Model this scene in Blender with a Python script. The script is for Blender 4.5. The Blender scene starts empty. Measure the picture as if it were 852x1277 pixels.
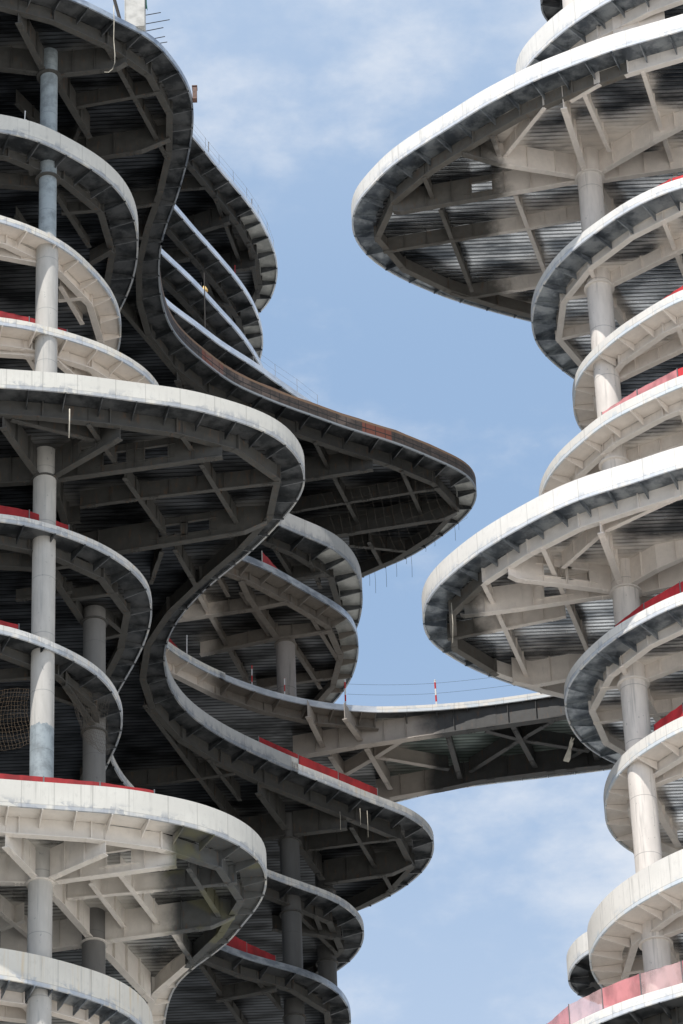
import bpy, math, random
from mathutils import Vector, Matrix
from mathutils.geometry import tessellate_polygon
random.seed(7)
scene = bpy.context.scene
COL = scene.collection
PLATES = {
 'L1': {'z':138.2,'pts':[(-49.56,145.32),(-24.9,146.74),(-19.99,147.59),(-15.49,148.99),(-13.24,149.98),(-11.64,150.94),(-9.9,152.44),(-8.59,153.52),(-8.04,154.27),(-7.51,155.44),(-7.05,156.55),(-6.75,157.67),(-6.64,158.72),(-6.66,159.77),(-6.76,160.89),(-7.0,162.45),(-7.49,164.72),(-7.96,166.52),(-8.42,168.0),(-8.81,169.58),(-9.02,170.98),(-9.14,172.41),(-9.15,173.99),(-9.03,175.67),(-8.69,177.32),(-7.96,178.94),(-6.66,180.91),(-5.71,182.22),(-4.43,183.33),(-2.83,184.56),(-1.22,185.64),(-0.03,186.47),(1.47,187.41),(2.68,188.1),(3.93,188.96),(5.41,190.14),(6.96,191.49),(7.6,192.4),(7.88,193.37),(7.79,194.32),(7.38,195.49),(6.5,196.89),(5.38,198.28),(3.97,199.75),(2.5,200.73),(1.12,201.72),(-1.42,203.4),(-6.26,205.63),(-13.53,207.12),(-32.73,207.05),(-63.43,204.83)],'close':[],'beams':[('g',0,[(-13.45,154.62,1.4),(-10.18,154.27,1.4),(-8.72,153.74,0.8)]),('g',0,[(-13.78,154.3,1.4),(-15.15,148.89,1.4),(-15.35,148.4,0.8)]),('g',0,[(-13.98,154.41,1.4),(-18.23,153.38,1.4)]),('g',0,[(-13.25,155.11,1.4),(-11.9,159.42,1.4)]),('g',0,[(-14.99,161.68,1.4),(-9.35,160.63,1.4),(-7.5,160.27,0.8)]),('b',0,[(-12.86,157.78,0.85),(-7.59,156.69,0.85)]),('b',0,[(-11.22,151.18,0.85),(-9.53,157.12,0.85),(-7.99,162.45,0.85)]),('b',0,[(-15.42,157.2,0.85),(-11.88,163.68,0.85)]),('b',0,[(-12.37,159.23,0.85),(-14.48,165.46,0.85)]),('b',0,[(-12.89,166.22,0.85),(-8.91,165.48,0.85)]),('g',0,[(-7.48,190.97,1.4),(-1.82,189.71,1.4),(3.15,188.73,1.4),(3.81,188.84,0.8)]),('g',0,[(-4.5,196.21,1.4),(-0.01,195.31,1.4),(5.88,194.11,1.4),(6.92,194.16,0.8)]),('b',0,[(-3.02,193.64,0.85),(0.89,192.79,0.85),(6.82,191.62,0.85)]),('b',0,[(-1.56,186.04,0.85),(-0.55,189.87,0.85)]),('b',0,[(-0.46,190.03,0.85),(0.94,195.12,0.85)]),('b',0,[(3.39,189.67,0.85),(4.67,194.81,0.85)]),('b',0,[(1.5,196.94,0.85),(2.3,199.71,0.85)]),('b',0,[(0.38,197.27,0.85),(3.62,198.07,0.85)]),('b',0,[(-4.0,183.18,0.85),(-0.09,185.69,0.85)]),('b',0,[(-7.42,181.11,0.85),(-4.27,190.4,0.85)]),('g',0,[(-9.49,171.77,1.4),(-7.48,190.97,1.4)]),('g',0,[(-8.22,179.6,1.4),(-4.05,184.29,1.4)]),('b',0,[(-12.57,167.55,0.85),(-9.29,168.42,0.85)]),('b',0,[(-12.44,171.6,0.85),(-8.3,181.05,0.85)]),('b',0,[(-22.55,140.0,0.85),(-21.55,215.0,0.85)]),('b',0,[(-31.55,140.0,0.85),(-30.55,215.0,0.85)]),('b',0,[(-60,164.59,0.95),(-22.55,164.59,0.95)]),('b',0,[(-60,178.59,0.95),(-22.55,178.59,0.95)])],'dg':1.4,'de':0.75},
 'L2': {'z':131.0,'pts':[(-49.56,148.89),(-25.06,150.38),(-19.4,151.02),(-15.63,151.78),(-13.78,152.6),(-12.88,153.38),(-11.94,154.28),(-10.93,155.43),(-10.19,156.7),(-9.73,158.03),(-9.53,159.3),(-9.53,160.43),(-9.6,161.58),(-9.91,163.36),(-10.23,164.58),(-10.72,165.87),(-11.33,167.7),(-11.7,169.44),(-11.83,171.28),(-11.66,173.73),(-10.88,176.63),(-9.55,179.26),(-7.55,181.99),(-5.48,184.09),(-3.4,185.69),(-2.37,186.6),(-1.17,187.54),(-0.48,188.21),(0.12,189.12),(0.63,190.26),(0.92,191.55),(1.03,192.84),(0.96,194.14),(0.7,195.92),(0.12,197.7),(-1.07,199.55),(-3.43,201.34),(-8.6,202.68),(-31.83,202.45),(-61.53,200.25)],'close':[],'beams':[('g',0,[(-5.77,190.68,0.75),(-1.29,189.65,0.75),(0.05,189.59,0.53)]),('b',0,[(-4.24,185.65,0.52),(-2.24,192.08,0.52)]),('b',0,[(-2.3,186.55,0.52),(-1.33,191.34,0.52)]),('b',0,[(-7.71,185.02,0.52),(-4.52,193.13,0.52)]),('g',0,[(-9.78,183.03,0.75),(-5.77,190.68,0.75)]),('g',0,[(-13.92,155.38,0.75),(-15.91,155.01,0.75),(-18.26,155.07,0.53)]),('b',0,[(-13.29,156.19,0.52),(-11.95,160.33,0.52)]),('b',0,[(-13.13,157.62,0.52),(-10.79,157.45,0.52)]),('b',0,[(-14.33,154.6,0.52),(-14.53,152.48,0.52)]),('g',0,[(-12.02,161.31,0.75),(-9.79,159.55,0.75)]),('b',0,[(-15.37,157.6,0.52),(-14.11,161.47,0.52)]),('b',0,[(-22.55,140.0,0.52),(-21.55,215.0,0.52)]),('b',0,[(-31.55,140.0,0.52),(-30.55,215.0,0.52)]),('b',0,[(-60,164.59,0.62),(-22.55,164.59,0.62)]),('b',0,[(-60,178.59,0.62),(-22.55,178.59,0.62)])],'dg':0.75,'de':0.48},
 'L3': {'z':125.75,'pts':[(-48.94,148.79),(-24.83,150.29),(-19.27,151.06),(-15.59,152.12),(-14.76,152.66),(-13.9,153.26),(-13.08,153.98),(-12.07,155.27),(-11.46,156.48),(-10.82,157.84),(-10.52,159.06),(-10.39,160.15),(-10.44,161.44),(-10.63,162.53),(-11.1,164.14),(-11.64,166.31),(-11.95,168.33),(-12.03,170.74),(-11.56,173.95),(-10.08,176.94),(-8.1,179.07),(-6.48,180.38),(-5.24,181.29),(-3.8,182.53),(-2.56,183.91),(-1.56,185.07),(-0.59,186.15),(0.12,187.14),(0.49,188.27),(0.64,189.39),(0.61,191.16),(0.17,193.42),(-0.4,194.86),(-1.15,196.31),(-3.92,198.48),(-10.77,199.51),(-31.19,199.28),(-60.19,197.09)],'close':[],'beams':[('g',0,[(-3.39,188.92,0.75),(-5.15,183.77,0.75),(-5.79,181.0,0.53)]),('g',0,[(-9.98,185.91,0.75),(-4.98,184.94,0.75),(-3.03,184.71,0.53)]),('g',0,[(-7.99,189.22,0.75),(-3.97,187.92,0.75),(-0.08,187.58,0.53)]),('b',0,[(-8.26,181.9,0.52),(-5.51,192.76,0.52)]),('b',0,[(-7.12,180.47,0.52),(-6.22,183.96,0.52)]),('b',0,[(-3.15,188.49,0.52),(-1.54,193.47,0.52)]),('b',0,[(-2.38,184.62,0.52),(-0.38,191.1,0.52)]),('b',0,[(-5.56,183.62,0.52),(-4.02,188.42,0.52)]),('b',0,[(-5.08,193.21,0.52),(-0.18,192.33,0.52)]),('b',0,[(-13.09,156.65,0.52),(-12.24,159.68,0.52)]),('b',0,[(-13.26,157.77,0.52),(-11.27,157.58,0.52)]),('g',0,[(-13.74,154.71,0.75),(-15.74,153.97,0.75),(-18.02,153.86,0.53)]),('b',0,[(-13.76,153.04,0.52),(-13.66,154.57,0.52)]),('g',0,[(-13.51,154.72,0.75),(-11.3,158.61,0.75)]),('b',0,[(-22.55,140.0,0.52),(-21.55,215.0,0.52)]),('b',0,[(-31.55,140.0,0.52),(-30.55,215.0,0.52)]),('b',0,[(-60,164.59,0.62),(-22.55,164.59,0.62)]),('b',0,[(-60,178.59,0.62),(-22.55,178.59,0.62)])],'dg':0.75,'de':0.48},
 'L4': {'z':120.35,'pts':[(-48.59,149.96),(-24.75,151.49),(-19.25,152.27),(-15.6,153.12),(-14.64,153.37),(-13.63,153.86),(-12.19,154.64),(-10.85,155.53),(-9.82,156.54),(-9.08,157.42),(-8.6,158.34),(-8.32,159.58),(-8.28,160.88),(-8.53,162.51),(-9.1,164.81),(-9.82,167.49),(-10.37,169.89),(-10.72,172.35),(-10.79,175.25),(-10.47,178.08),(-9.89,180.17),(-9.29,181.36),(-8.31,182.66),(-6.82,184.25),(-5.55,185.29),(-4.06,186.35),(-2.88,186.99),(-1.53,187.58),(-0.16,188.0),(1.47,188.28)],'close':[(2.21,197.85),(-0.04,198.8),(-8.57,199.46),(-30.87,198.61),(-59.51,196.83)],'beams':[('b',0,[(-14.91,153.47,0.52),(-14.04,156.59,0.52)]),('b',0,[(-13.52,155.36,0.52),(-9.79,156.11,0.52)]),('g',0,[(-13.71,154.86,0.75),(-17.93,154.15,0.75)]),('g',0,[(-13.33,154.88,0.75),(-10.41,159.72,0.75)]),('b',0,[(-12.35,154.81,0.52),(-11.02,157.42,0.52)]),('b',0,[(-22.55,140.0,0.52),(-21.55,215.0,0.52)]),('b',0,[(-31.55,140.0,0.52),(-30.55,215.0,0.52)]),('b',0,[(-60,164.59,0.62),(-22.55,164.59,0.62)]),('b',0,[(-60,178.59,0.62),(-22.55,178.59,0.62)])],'dg':0.75,'de':0.48},
 'L5': {'z':113.8,'pts':[(-47.07,146.67),(-24.04,148.19),(-18.71,148.72),(-15.15,149.26),(-13.47,149.55),(-11.8,149.9),(-10.13,150.38),(-8.02,151.0),(-6.88,151.33),(-5.99,151.75),(-4.95,152.32),(-3.95,152.94),(-2.85,153.89),(-2.04,155.14),(-1.63,156.44),(-1.55,157.41),(-1.73,158.31),(-2.18,159.45),(-2.9,160.79),(-3.71,162.14),(-4.93,163.88),(-6.45,165.84),(-7.63,167.71),(-8.48,169.56),(-8.93,171.19),(-9.05,172.64),(-8.93,174.72),(-8.39,176.71),(-7.66,178.13),(-6.7,179.51),(-5.61,180.76),(-4.06,182.29),(-3.06,183.23),(-1.47,184.55),(-0.08,185.79),(1.33,187.03),(2.5,187.94),(3.46,189.01),(4.05,190.13),(4.3,191.24),(4.26,192.17),(4.04,193.18),(3.42,194.59),(2.41,196.07),(1.3,197.21),(0.19,198.1),(-2.92,199.45),(-8.7,200.34),(-30.73,199.64),(-58.88,197.36)],'close':[],'beams':[('g',2,[(-13.34,154.77,1.4),(-4.84,153.33,1.4),(-3.61,153.24,0.8)]),('g',1,[(-13.33,154.64,1.4),(-9.43,151.28,1.4),(-8.72,150.98,0.8)]),('g',0,[(-13.77,154.61,1.4),(-15.21,150.15,1.4)]),('g',2,[(-13.96,161.6,1.4),(-10.3,160.71,1.4),(-4.58,159.52,1.4),(-3.4,159.54,0.8)]),('g',0,[(-13.78,154.8,1.4),(-17.86,155.03,1.4)]),('b',0,[(-12.16,157.75,0.85),(-9.22,157.24,0.85),(-2.43,156.35,0.85)]),('b',0,[(-9.96,155.52,0.85),(-8.31,160.39,0.85)]),('b',0,[(-6.37,154.74,0.85),(-4.85,159.83,0.85)]),('b',0,[(-7.54,151.29,0.85),(-6.65,153.84,0.85)]),('b',0,[(-11.73,149.97,0.85),(-10.22,154.48,0.85)]),('b',0,[(-14.76,150.69,0.85),(-11.15,152.47,0.85)]),('b',0,[(-8.58,161.64,0.85),(-9.27,164.31,0.85)]),('b',0,[(-7.96,161.48,0.85),(-7.13,164.6,0.85)]),('b',0,[(-13.68,158.04,0.85),(-12.11,162.13,0.85)]),('b',0,[(-14.91,159.27,0.85),(-12.25,158.92,0.85)]),('g',0,[(-13.18,155.48,1.4),(-12.1,166.27,1.4)]),('g',1,[(-3.19,187.53,1.4),(-0.36,187.09,1.4),(1.18,186.83,0.8)]),('g',0,[(-1.69,192.79,1.4),(1.93,192.04,1.4),(3.54,191.76,0.8)]),('g',0,[(-3.59,186.84,1.4),(-4.94,182.86,1.4),(-5.45,180.49,0.8)]),('g',0,[(-3.12,188.12,1.4),(-1.8,192.26,1.4)]),('g',0,[(-3.61,187.5,1.4),(-8.55,188.69,1.4)]),('b',0,[(-2.45,190.03,0.85),(3.04,189.12,0.85)]),('b',0,[(-1.13,184.78,0.85),(-0.55,187.1,0.85)]),('b',0,[(-0.15,187.87,0.85),(1.05,192.16,0.85)]),('b',0,[(1.46,192.96,0.85),(2.0,194.99,0.85)]),('b',0,[(-8.88,175.93,0.85),(-5.84,184.74,0.85)]),('b',0,[(-8.16,181.38,0.85),(-4.84,191.44,0.85)]),('b',0,[(-10.24,175.08,0.85),(-7.08,184.65,0.85)]),('b',0,[(-11.98,183.07,0.85),(-5.72,181.96,0.85)]),('b',0,[(-22.55,140.0,0.85),(-21.55,215.0,0.85)]),('b',0,[(-31.55,140.0,0.85),(-30.55,215.0,0.85)]),('b',0,[(-60,164.59,0.95),(-22.55,164.59,0.95)]),('b',0,[(-60,178.59,0.95),(-22.55,178.59,0.95)])],'dg':1.4,'de':0.75},
 'L6': {'z':108.8,'pts':[(-47.22,149.8),(-24.24,151.38),(-18.92,151.94),(-15.38,152.62),(-14.01,153.09),(-12.59,153.96),(-11.35,154.94),(-10.37,155.98),(-9.53,157.28),(-9.05,158.5),(-8.95,159.84),(-9.02,161.05),(-9.34,162.6),(-9.91,164.43),(-10.59,166.2),(-11.16,167.73),(-11.57,169.29),(-11.8,170.95),(-11.81,172.81),(-11.51,174.79),(-10.95,176.52),(-9.88,178.7),(-8.39,181.02),(-6.47,183.35),(-4.53,185.38),(-3.33,186.38),(-2.27,187.21),(-1.17,188.14),(-0.4,189.13),(0.12,190.28),(0.36,191.41),(0.29,192.7),(-0.08,193.98),(-0.65,195.08),(-1.18,195.75),(-3.0,197.57),(-8.68,198.64),(-30.29,197.94),(-57.91,195.65)],'close':[],'beams':[('b',0,[(-14.63,153.25,0.52),(-13.74,155.57,0.52)]),('g',0,[(-13.28,156.3,0.75),(-11.81,161.28,0.75)]),('b',0,[(-13.47,155.91,0.52),(-11.47,155.53,0.52)]),('b',0,[(-12.64,158.47,0.52),(-9.84,158.0,0.52)]),('b',0,[(-11.36,161.86,0.52),(-9.71,161.3,0.52)]),('g',0,[(-13.74,155.62,0.75),(-15.61,155.29,0.75),(-17.81,155.39,0.53)]),('b',0,[(-11.27,159.97,0.52),(-10.03,162.1,0.52)]),('b',0,[(-15.15,158.36,0.52),(-12.52,157.88,0.52)]),('g',0,[(-3.54,187.22,0.75),(-1.05,187.25,0.75)]),('g',0,[(-4.46,189.68,0.75),(-0.72,191.01,0.75)]),('b',0,[(-2.49,186.87,0.52),(-1.96,190.29,0.52)]),('b',0,[(-5.9,184.12,0.52),(-3.96,187.59,0.52)]),('b',0,[(-4.32,185.89,0.52),(-1.18,192.95,0.52)]),('b',0,[(-8.63,181.48,0.52),(-6.04,187.43,0.52)]),('b',0,[(-22.55,140.0,0.52),(-21.55,215.0,0.52)]),('b',0,[(-31.55,140.0,0.52),(-30.55,215.0,0.52)]),('b',0,[(-60,164.59,0.62),(-22.55,164.59,0.62)]),('b',0,[(-60,178.59,0.62),(-22.55,178.59,0.62)])],'dg':0.75,'de':0.48},
 'L7': {'z':102.75,'pts':[(-46.44,149.43),(-23.94,151.04),(-18.74,151.73),(-15.28,152.56),(-14.5,153.0),(-13.7,153.58),(-12.77,154.43),(-11.84,155.42),(-11.06,156.6),(-10.63,157.71),(-10.39,158.88),(-10.3,159.84),(-10.42,161.07),(-10.67,162.1),(-11.01,163.2),(-11.53,164.8),(-12.05,166.92),(-12.28,169.11),(-12.11,172.14),(-11.28,175.29),(-9.7,178.34),(-8.23,180.4),(-7.02,181.8),(-5.51,183.16),(-4.21,184.02),(-2.91,184.88),(-1.88,185.81),(-1.21,186.8),(-0.7,188.13),(-0.52,189.36),(-0.55,190.49),(-0.92,192.41),(-3.08,194.92),(-10.71,195.64),(-29.58,194.48),(-56.4,192.18)],'close':[],'beams':[('g',0,[(-13.28,153.31,0.75),(-11.84,155.38,0.75)]),('g',0,[(-13.62,153.15,0.75),(-15.25,152.39,0.75),(-17.36,152.18,0.53)]),('b',0,[(-13.35,157.23,0.52),(-10.5,159.48,0.52)]),('b',0,[(-15.56,155.73,0.52),(-11.95,155.46,0.52)]),('g',0,[(-11.69,159.36,0.75),(-13.2,154.09,0.75)]),('g',0,[(-3.36,184.56,0.75),(-1.62,186.14,0.75)]),('g',0,[(-3.37,184.9,0.75),(-7.31,186.1,0.75)]),('b',0,[(-2.0,185.27,0.52),(-1.28,189.19,0.52)]),('b',0,[(-5.93,182.43,0.52),(-4.11,187.65,0.52)]),('b',0,[(-8.29,181.42,0.52),(-5.85,190.12,0.52)]),('b',0,[(-7.19,183.58,0.52),(-4.35,183.06,0.52)]),('b',0,[(-22.55,140.0,0.52),(-21.55,215.0,0.52)]),('b',0,[(-31.55,140.0,0.52),(-30.55,215.0,0.52)]),('b',0,[(-60,164.59,0.62),(-22.55,164.59,0.62)]),('b',0,[(-60,178.59,0.62),(-22.55,178.59,0.62)])],'dg':0.75,'de':0.48},
 'L8': {'z':92.5,'pts':[(-44.74,147.21),(-23.22,148.85),(-18.23,149.49),(-14.92,150.27),(-12.12,150.88),(-9.9,151.38),(-8.64,151.88),(-7.24,152.52),(-6.24,153.14),(-4.92,154.39),(-4.3,155.4),(-3.92,156.39),(-3.82,157.38),(-3.92,158.35),(-4.29,159.67),(-5.03,161.27),(-5.94,163.17),(-7.33,164.99),(-8.24,166.42),(-8.68,167.84),(-8.96,169.37),(-9.16,171.0),(-9.19,173.39),(-8.7,176.29),(-6.79,180.23),(-3.05,184.46),(-0.37,188.28),(1.18,192.1),(0.72,195.86),(-2.64,198.47),(-8.95,199.86),(-29.72,198.89),(-56.21,196.39)],'close':[],'beams':[('g',1,[(-13.16,154.62,1.4),(-7.65,153.62,1.4),(-6.0,153.62,0.8)]),('g',1,[(-13.28,154.41,1.4),(-10.26,152.12,1.4),(-9.34,151.61,0.8)]),('g',0,[(-13.65,154.38,1.4),(-14.96,150.96,1.4)]),('g',0,[(-13.91,154.63,1.4),(-17.33,154.29,1.4)]),('g',0,[(-11.54,160.05,1.4),(-6.44,159.09,1.4),(-5.28,159.25,0.8)]),('g',0,[(-13.28,155.3,1.4),(-11.76,159.67,1.4)]),('g',0,[(-11.43,160.42,1.4),(-9.48,165.63,1.4)]),('g',0,[(-11.84,160.24,1.4),(-15.87,161.08,1.4)]),('b',0,[(-12.59,157.09,0.85),(-8.51,156.64,0.85),(-4.66,156.25,0.85)]),('b',0,[(-10.15,155.12,0.85),(-8.58,160.19,0.85)]),('b',0,[(-11.48,155.71,0.85),(-10.23,159.91,0.85)]),('b',0,[(-7.2,154.81,0.85),(-5.96,159.54,0.85)]),('b',0,[(-8.26,151.74,0.85),(-7.78,153.53,0.85)]),('b',0,[(-11.67,150.42,0.85),(-10.96,152.88,0.85)]),('b',0,[(-8.17,160.44,0.85),(-7.43,163.28,0.85)]),('b',0,[(-15.61,158.05,0.85),(-13.81,161.8,0.85)]),('b',0,[(-15.75,159.61,0.85),(-14.63,158.84,0.85)]),('b',0,[(-22.55,140.0,0.85),(-21.55,215.0,0.85)]),('b',0,[(-31.55,140.0,0.85),(-30.55,215.0,0.85)]),('b',0,[(-60,164.59,0.95),(-22.55,164.59,0.95)]),('b',0,[(-60,178.59,0.95),(-22.55,178.59,0.95)])],'dg':1.4,'de':0.75},
 'L9': {'z':85.6,'pts':[(-44.46,149.38),(-23.22,151.11),(-18.3,151.86),(-15.05,152.82),(-13.3,153.66),(-11.86,154.63),(-10.61,155.66),(-9.79,156.66),(-9.25,157.94),(-9.0,159.43),(-9.18,161.28),(-9.89,164.27),(-11.08,168.9),(-11.72,172.95),(-11.26,177.24),(-8.17,182.85),(-5.29,187.74),(-6.71,193.4),(-28.69,193.23),(-54.09,190.74)],'close':[],'beams':[('b',0,[(-14.38,153.74,0.52),(-13.69,156.0,0.52)]),('g',0,[(-13.41,155.52,0.75),(-11.67,154.81,0.75)]),('g',0,[(-13.75,155.49,0.75),(-16.22,154.71,0.75)]),('b',0,[(-11.79,154.23,0.52),(-10.31,157.23,0.52)]),('b',0,[(-22.55,140.0,0.52),(-21.55,215.0,0.52)]),('b',0,[(-31.55,140.0,0.52),(-30.55,215.0,0.52)]),('b',0,[(-60,164.59,0.62),(-22.55,164.59,0.62)]),('b',0,[(-60,178.59,0.62),(-22.55,178.59,0.62)])],'dg':0.75,'de':0.48},
 'U4': {'z':144.0,'pts':[(-56.68,173.04),(-28.79,174.79),(-18.03,176.16),(-12.45,177.77),(-10.8,179.44),(-9.8,181.37),(-9.16,182.64),(-7.78,184.49),(-6.34,186.52),(-4.6,188.52),(-3.38,190.13),(-2.41,191.35),(-1.21,192.91),(-0.19,194.94),(0.24,196.97),(-0.3,199.6),(-2.2,202.78),(-11.0,205.55),(-32.76,205.32),(-63.7,203.16)],'close':[],'beams':[('b',0,[(-8.39,184.0,0.52),(-4.22,192.62,0.52)]),('g',0,[(-9.03,187.39,0.75),(-4.08,188.85,0.75)]),('b',0,[(-5.82,186.77,0.52),(-1.96,194.35,0.52)]),('b',0,[(-22.55,140.0,0.52),(-21.55,215.0,0.52)]),('b',0,[(-31.55,140.0,0.52),(-30.55,215.0,0.52)]),('b',0,[(-60,164.59,0.62),(-22.55,164.59,0.62)]),('b',0,[(-60,178.59,0.62),(-22.55,178.59,0.62)])],'dg':0.75,'de':0.48},
 'U3': {'z':149.2,'pts':[(-57.47,173.85),(-29.12,175.59),(-18.27,178.0),(-13.07,180.08),(-10.95,182.22),(-9.63,184.4),(-8.67,186.01),(-7.87,187.4),(-6.65,189.88),(-5.45,192.33),(-4.52,194.95),(-4.12,196.88),(-4.35,199.18),(-5.89,201.52),(-13.25,203.09),(-32.63,202.61),(-63.69,200.51)],'close':[],'beams':[('b',0,[(-9.12,185.84,0.52),(-6.52,193.98,0.52)]),('g',0,[(-9.57,189.63,0.75),(-5.49,191.81,0.75)]),('b',0,[(-7.62,187.79,0.52),(-5.64,195.61,0.52)]),('b',0,[(-22.55,140.0,0.52),(-21.55,215.0,0.52)]),('b',0,[(-31.55,140.0,0.52),(-30.55,215.0,0.52)]),('b',0,[(-60,164.59,0.62),(-22.55,164.59,0.62)]),('b',0,[(-60,178.59,0.62),(-22.55,178.59,0.62)])],'dg':0.75,'de':0.48},
 'U2': {'z':154.4,'pts':[(-58.38,175.16),(-29.51,176.91),(-18.47,179.32),(-13.17,181.4),(-10.57,183.85),(-9.02,186.64),(-8.06,188.7),(-6.95,190.94),(-6.13,192.67),(-5.43,194.25),(-4.71,196.48),(-4.39,198.23),(-4.31,199.83),(-4.51,201.27),(-5.13,203.27),(-8.43,205.36),(-33.23,205.55),(-64.96,203.43)],'close':[],'beams':[('b',0,[(-8.32,189.08,0.52),(-6.19,199.27,0.52)]),('g',0,[(-8.83,194.08,0.75),(-4.85,195.89,0.75)]),('b',0,[(-7.22,190.65,0.52),(-5.32,201.75,0.52)]),('g',0,[(-10.07,190.94,0.75),(-6.84,190.39,0.75)]),('b',0,[(-22.55,140.0,0.52),(-21.55,215.0,0.52)]),('b',0,[(-31.55,140.0,0.52),(-30.55,215.0,0.52)]),('b',0,[(-60,164.59,0.62),(-22.55,164.59,0.62)]),('b',0,[(-60,178.59,0.62),(-22.55,178.59,0.62)])],'dg':0.75,'de':0.48},
 'U1': {'z':162.0,'pts':[(-59.67,176.95),(-30.07,178.7),(-18.78,181.45),(-13.33,183.54),(-9.76,186.63),(-7.96,189.38),(-6.7,192.14),(-5.32,194.96),(-4.48,196.94),(-3.82,199.09),(-3.48,200.69),(-3.34,202.3),(-3.55,204.06),(-3.96,205.58),(-4.55,206.61),(-5.93,208.1),(-11.1,209.61),(-34.0,208.96),(-66.63,206.83)],'close':[],'beams':[('b',0,[(-7.6,190.54,0.85),(-5.63,200.68,0.85)]),('g',0,[(-9.42,197.38,1.4),(-4.53,195.21,1.4)]),('g',0,[(-9.14,201.35,1.4),(-3.64,200.11,1.4)]),('b',0,[(-5.37,194.45,0.85),(-4.57,205.19,0.85)]),('b',0,[(-10.16,193.39,0.85),(-5.31,193.09,0.85)]),('b',0,[(-22.55,140.0,0.85),(-21.55,215.0,0.85)]),('b',0,[(-31.55,140.0,0.85),(-30.55,215.0,0.85)]),('b',0,[(-60,164.59,0.95),(-22.55,164.59,0.95)]),('b',0,[(-60,178.59,0.95),(-22.55,178.59,0.95)])],'dg':1.4,'de':0.75},
 'R1': {'z':139.6,'pts':[(51.64,154.14),(27.66,152.74),(21.83,154.46),(18.08,156.14),(15.83,156.97),(14.08,157.65),(12.44,158.53),(10.8,159.41),(9.23,160.49),(7.84,161.53),(6.9,162.42),(5.83,163.37),(4.46,164.63),(3.16,165.97),(2.05,167.66),(1.35,168.94),(1.11,170.2),(1.1,171.07),(1.29,171.96),(2.03,173.51),(3.13,174.82),(4.45,175.95),(6.14,177.18),(8.27,178.38),(9.76,179.12),(10.64,179.54),(13.3,180.71),(16.86,181.82),(30.3,184.01),(57.32,185.77)],'close':[],'beams':[('g',1,[(13.19,166.0,1.4),(3.7,168.03,1.4),(2.13,168.41,0.8)]),('g',0,[(13.18,165.81,1.4),(8.82,164.44,1.4),(6.45,163.99,0.8)]),('g',0,[(13.3,165.55,1.4),(11.63,158.52,1.4)]),('g',0,[(13.76,165.71,1.4),(16.73,163.14,1.4),(18.95,162.21,0.8)]),('g',0,[(13.77,166.17,1.4),(20.28,165.08,1.4)]),('g',0,[(13.71,166.95,1.4),(16.44,173.14,1.4)]),('b',0,[(15.73,157.15,0.85),(18.03,166.58,0.85)]),('b',0,[(9.71,167.7,0.85),(11.42,174.55,0.85)]),('b',0,[(5.78,168.64,0.85),(7.48,175.69,0.85)]),('b',0,[(4.59,164.46,0.85),(5.53,168.16,0.85)]),('b',0,[(8.13,161.5,0.85),(8.89,164.59,0.85)]),('b',0,[(11.53,159.96,0.85),(9.06,164.6,0.85)]),('b',0,[(2.66,172.01,0.85),(6.24,171.28,0.85),(10.17,170.52,0.85),(13.61,169.73,0.85)]),('b',0,[(6.32,175.76,0.85),(7.18,176.23,0.85),(10.71,175.55,0.85),(13.11,175.0,0.85)]),('b',0,[(13.07,159.8,0.85),(14.51,164.42,0.85)]),('b',0,[(12.43,160.38,0.85),(15.75,157.63,0.85)]),('b',0,[(14.34,158.77,0.85),(18.3,157.18,0.85)]),('b',0,[(24.49,140.0,0.85),(25.49,215.0,0.85)]),('b',0,[(33.49,140.0,0.85),(34.49,215.0,0.85)]),('b',0,[(24.49148043468742,175.75,0.95),(50,175.75,0.95)]),('b',0,[(24.49148043468742,189.75,0.95),(50,189.75,0.95)])],'dg':1.4,'de':0.75},
 'R2': {'z':131.7,'pts':[(51.18,159.18),(27.23,157.71),(21.33,157.96),(17.5,158.84),(16.17,159.5),(14.78,160.54),(13.46,161.92),(12.56,162.95),(11.86,163.88),(11.23,164.88),(10.8,165.9),(10.33,167.26),(10.15,168.58),(10.17,170.07),(10.53,171.53),(11.3,172.89),(12.08,173.92),(12.47,174.44),(14.36,175.83),(20.37,177.37),(28.98,178.45),(54.94,180.17)],'close':[],'beams':[('b',0,[(12.7,163.54,0.52),(13.55,166.2,0.52)]),('g',0,[(13.69,165.92,0.75),(17.62,162.98,0.75),(20.29,161.44,0.53)]),('b',0,[(16.31,159.94,0.52),(17.93,165.69,0.52)]),('b',0,[(11.24,166.98,0.52),(13.03,166.63,0.52)]),('b',0,[(11.14,170.41,0.52),(13.23,169.73,0.52)]),('g',0,[(13.87,166.72,0.75),(15.84,171.3,0.75)]),('b',0,[(24.49,140.0,0.52),(25.49,215.0,0.52)]),('b',0,[(33.49,140.0,0.52),(34.49,215.0,0.52)]),('b',0,[(24.49148043468742,175.75,0.62),(50,175.75,0.62)]),('b',0,[(24.49148043468742,189.75,0.62),(50,189.75,0.62)])],'dg':0.75,'de':0.48},
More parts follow.
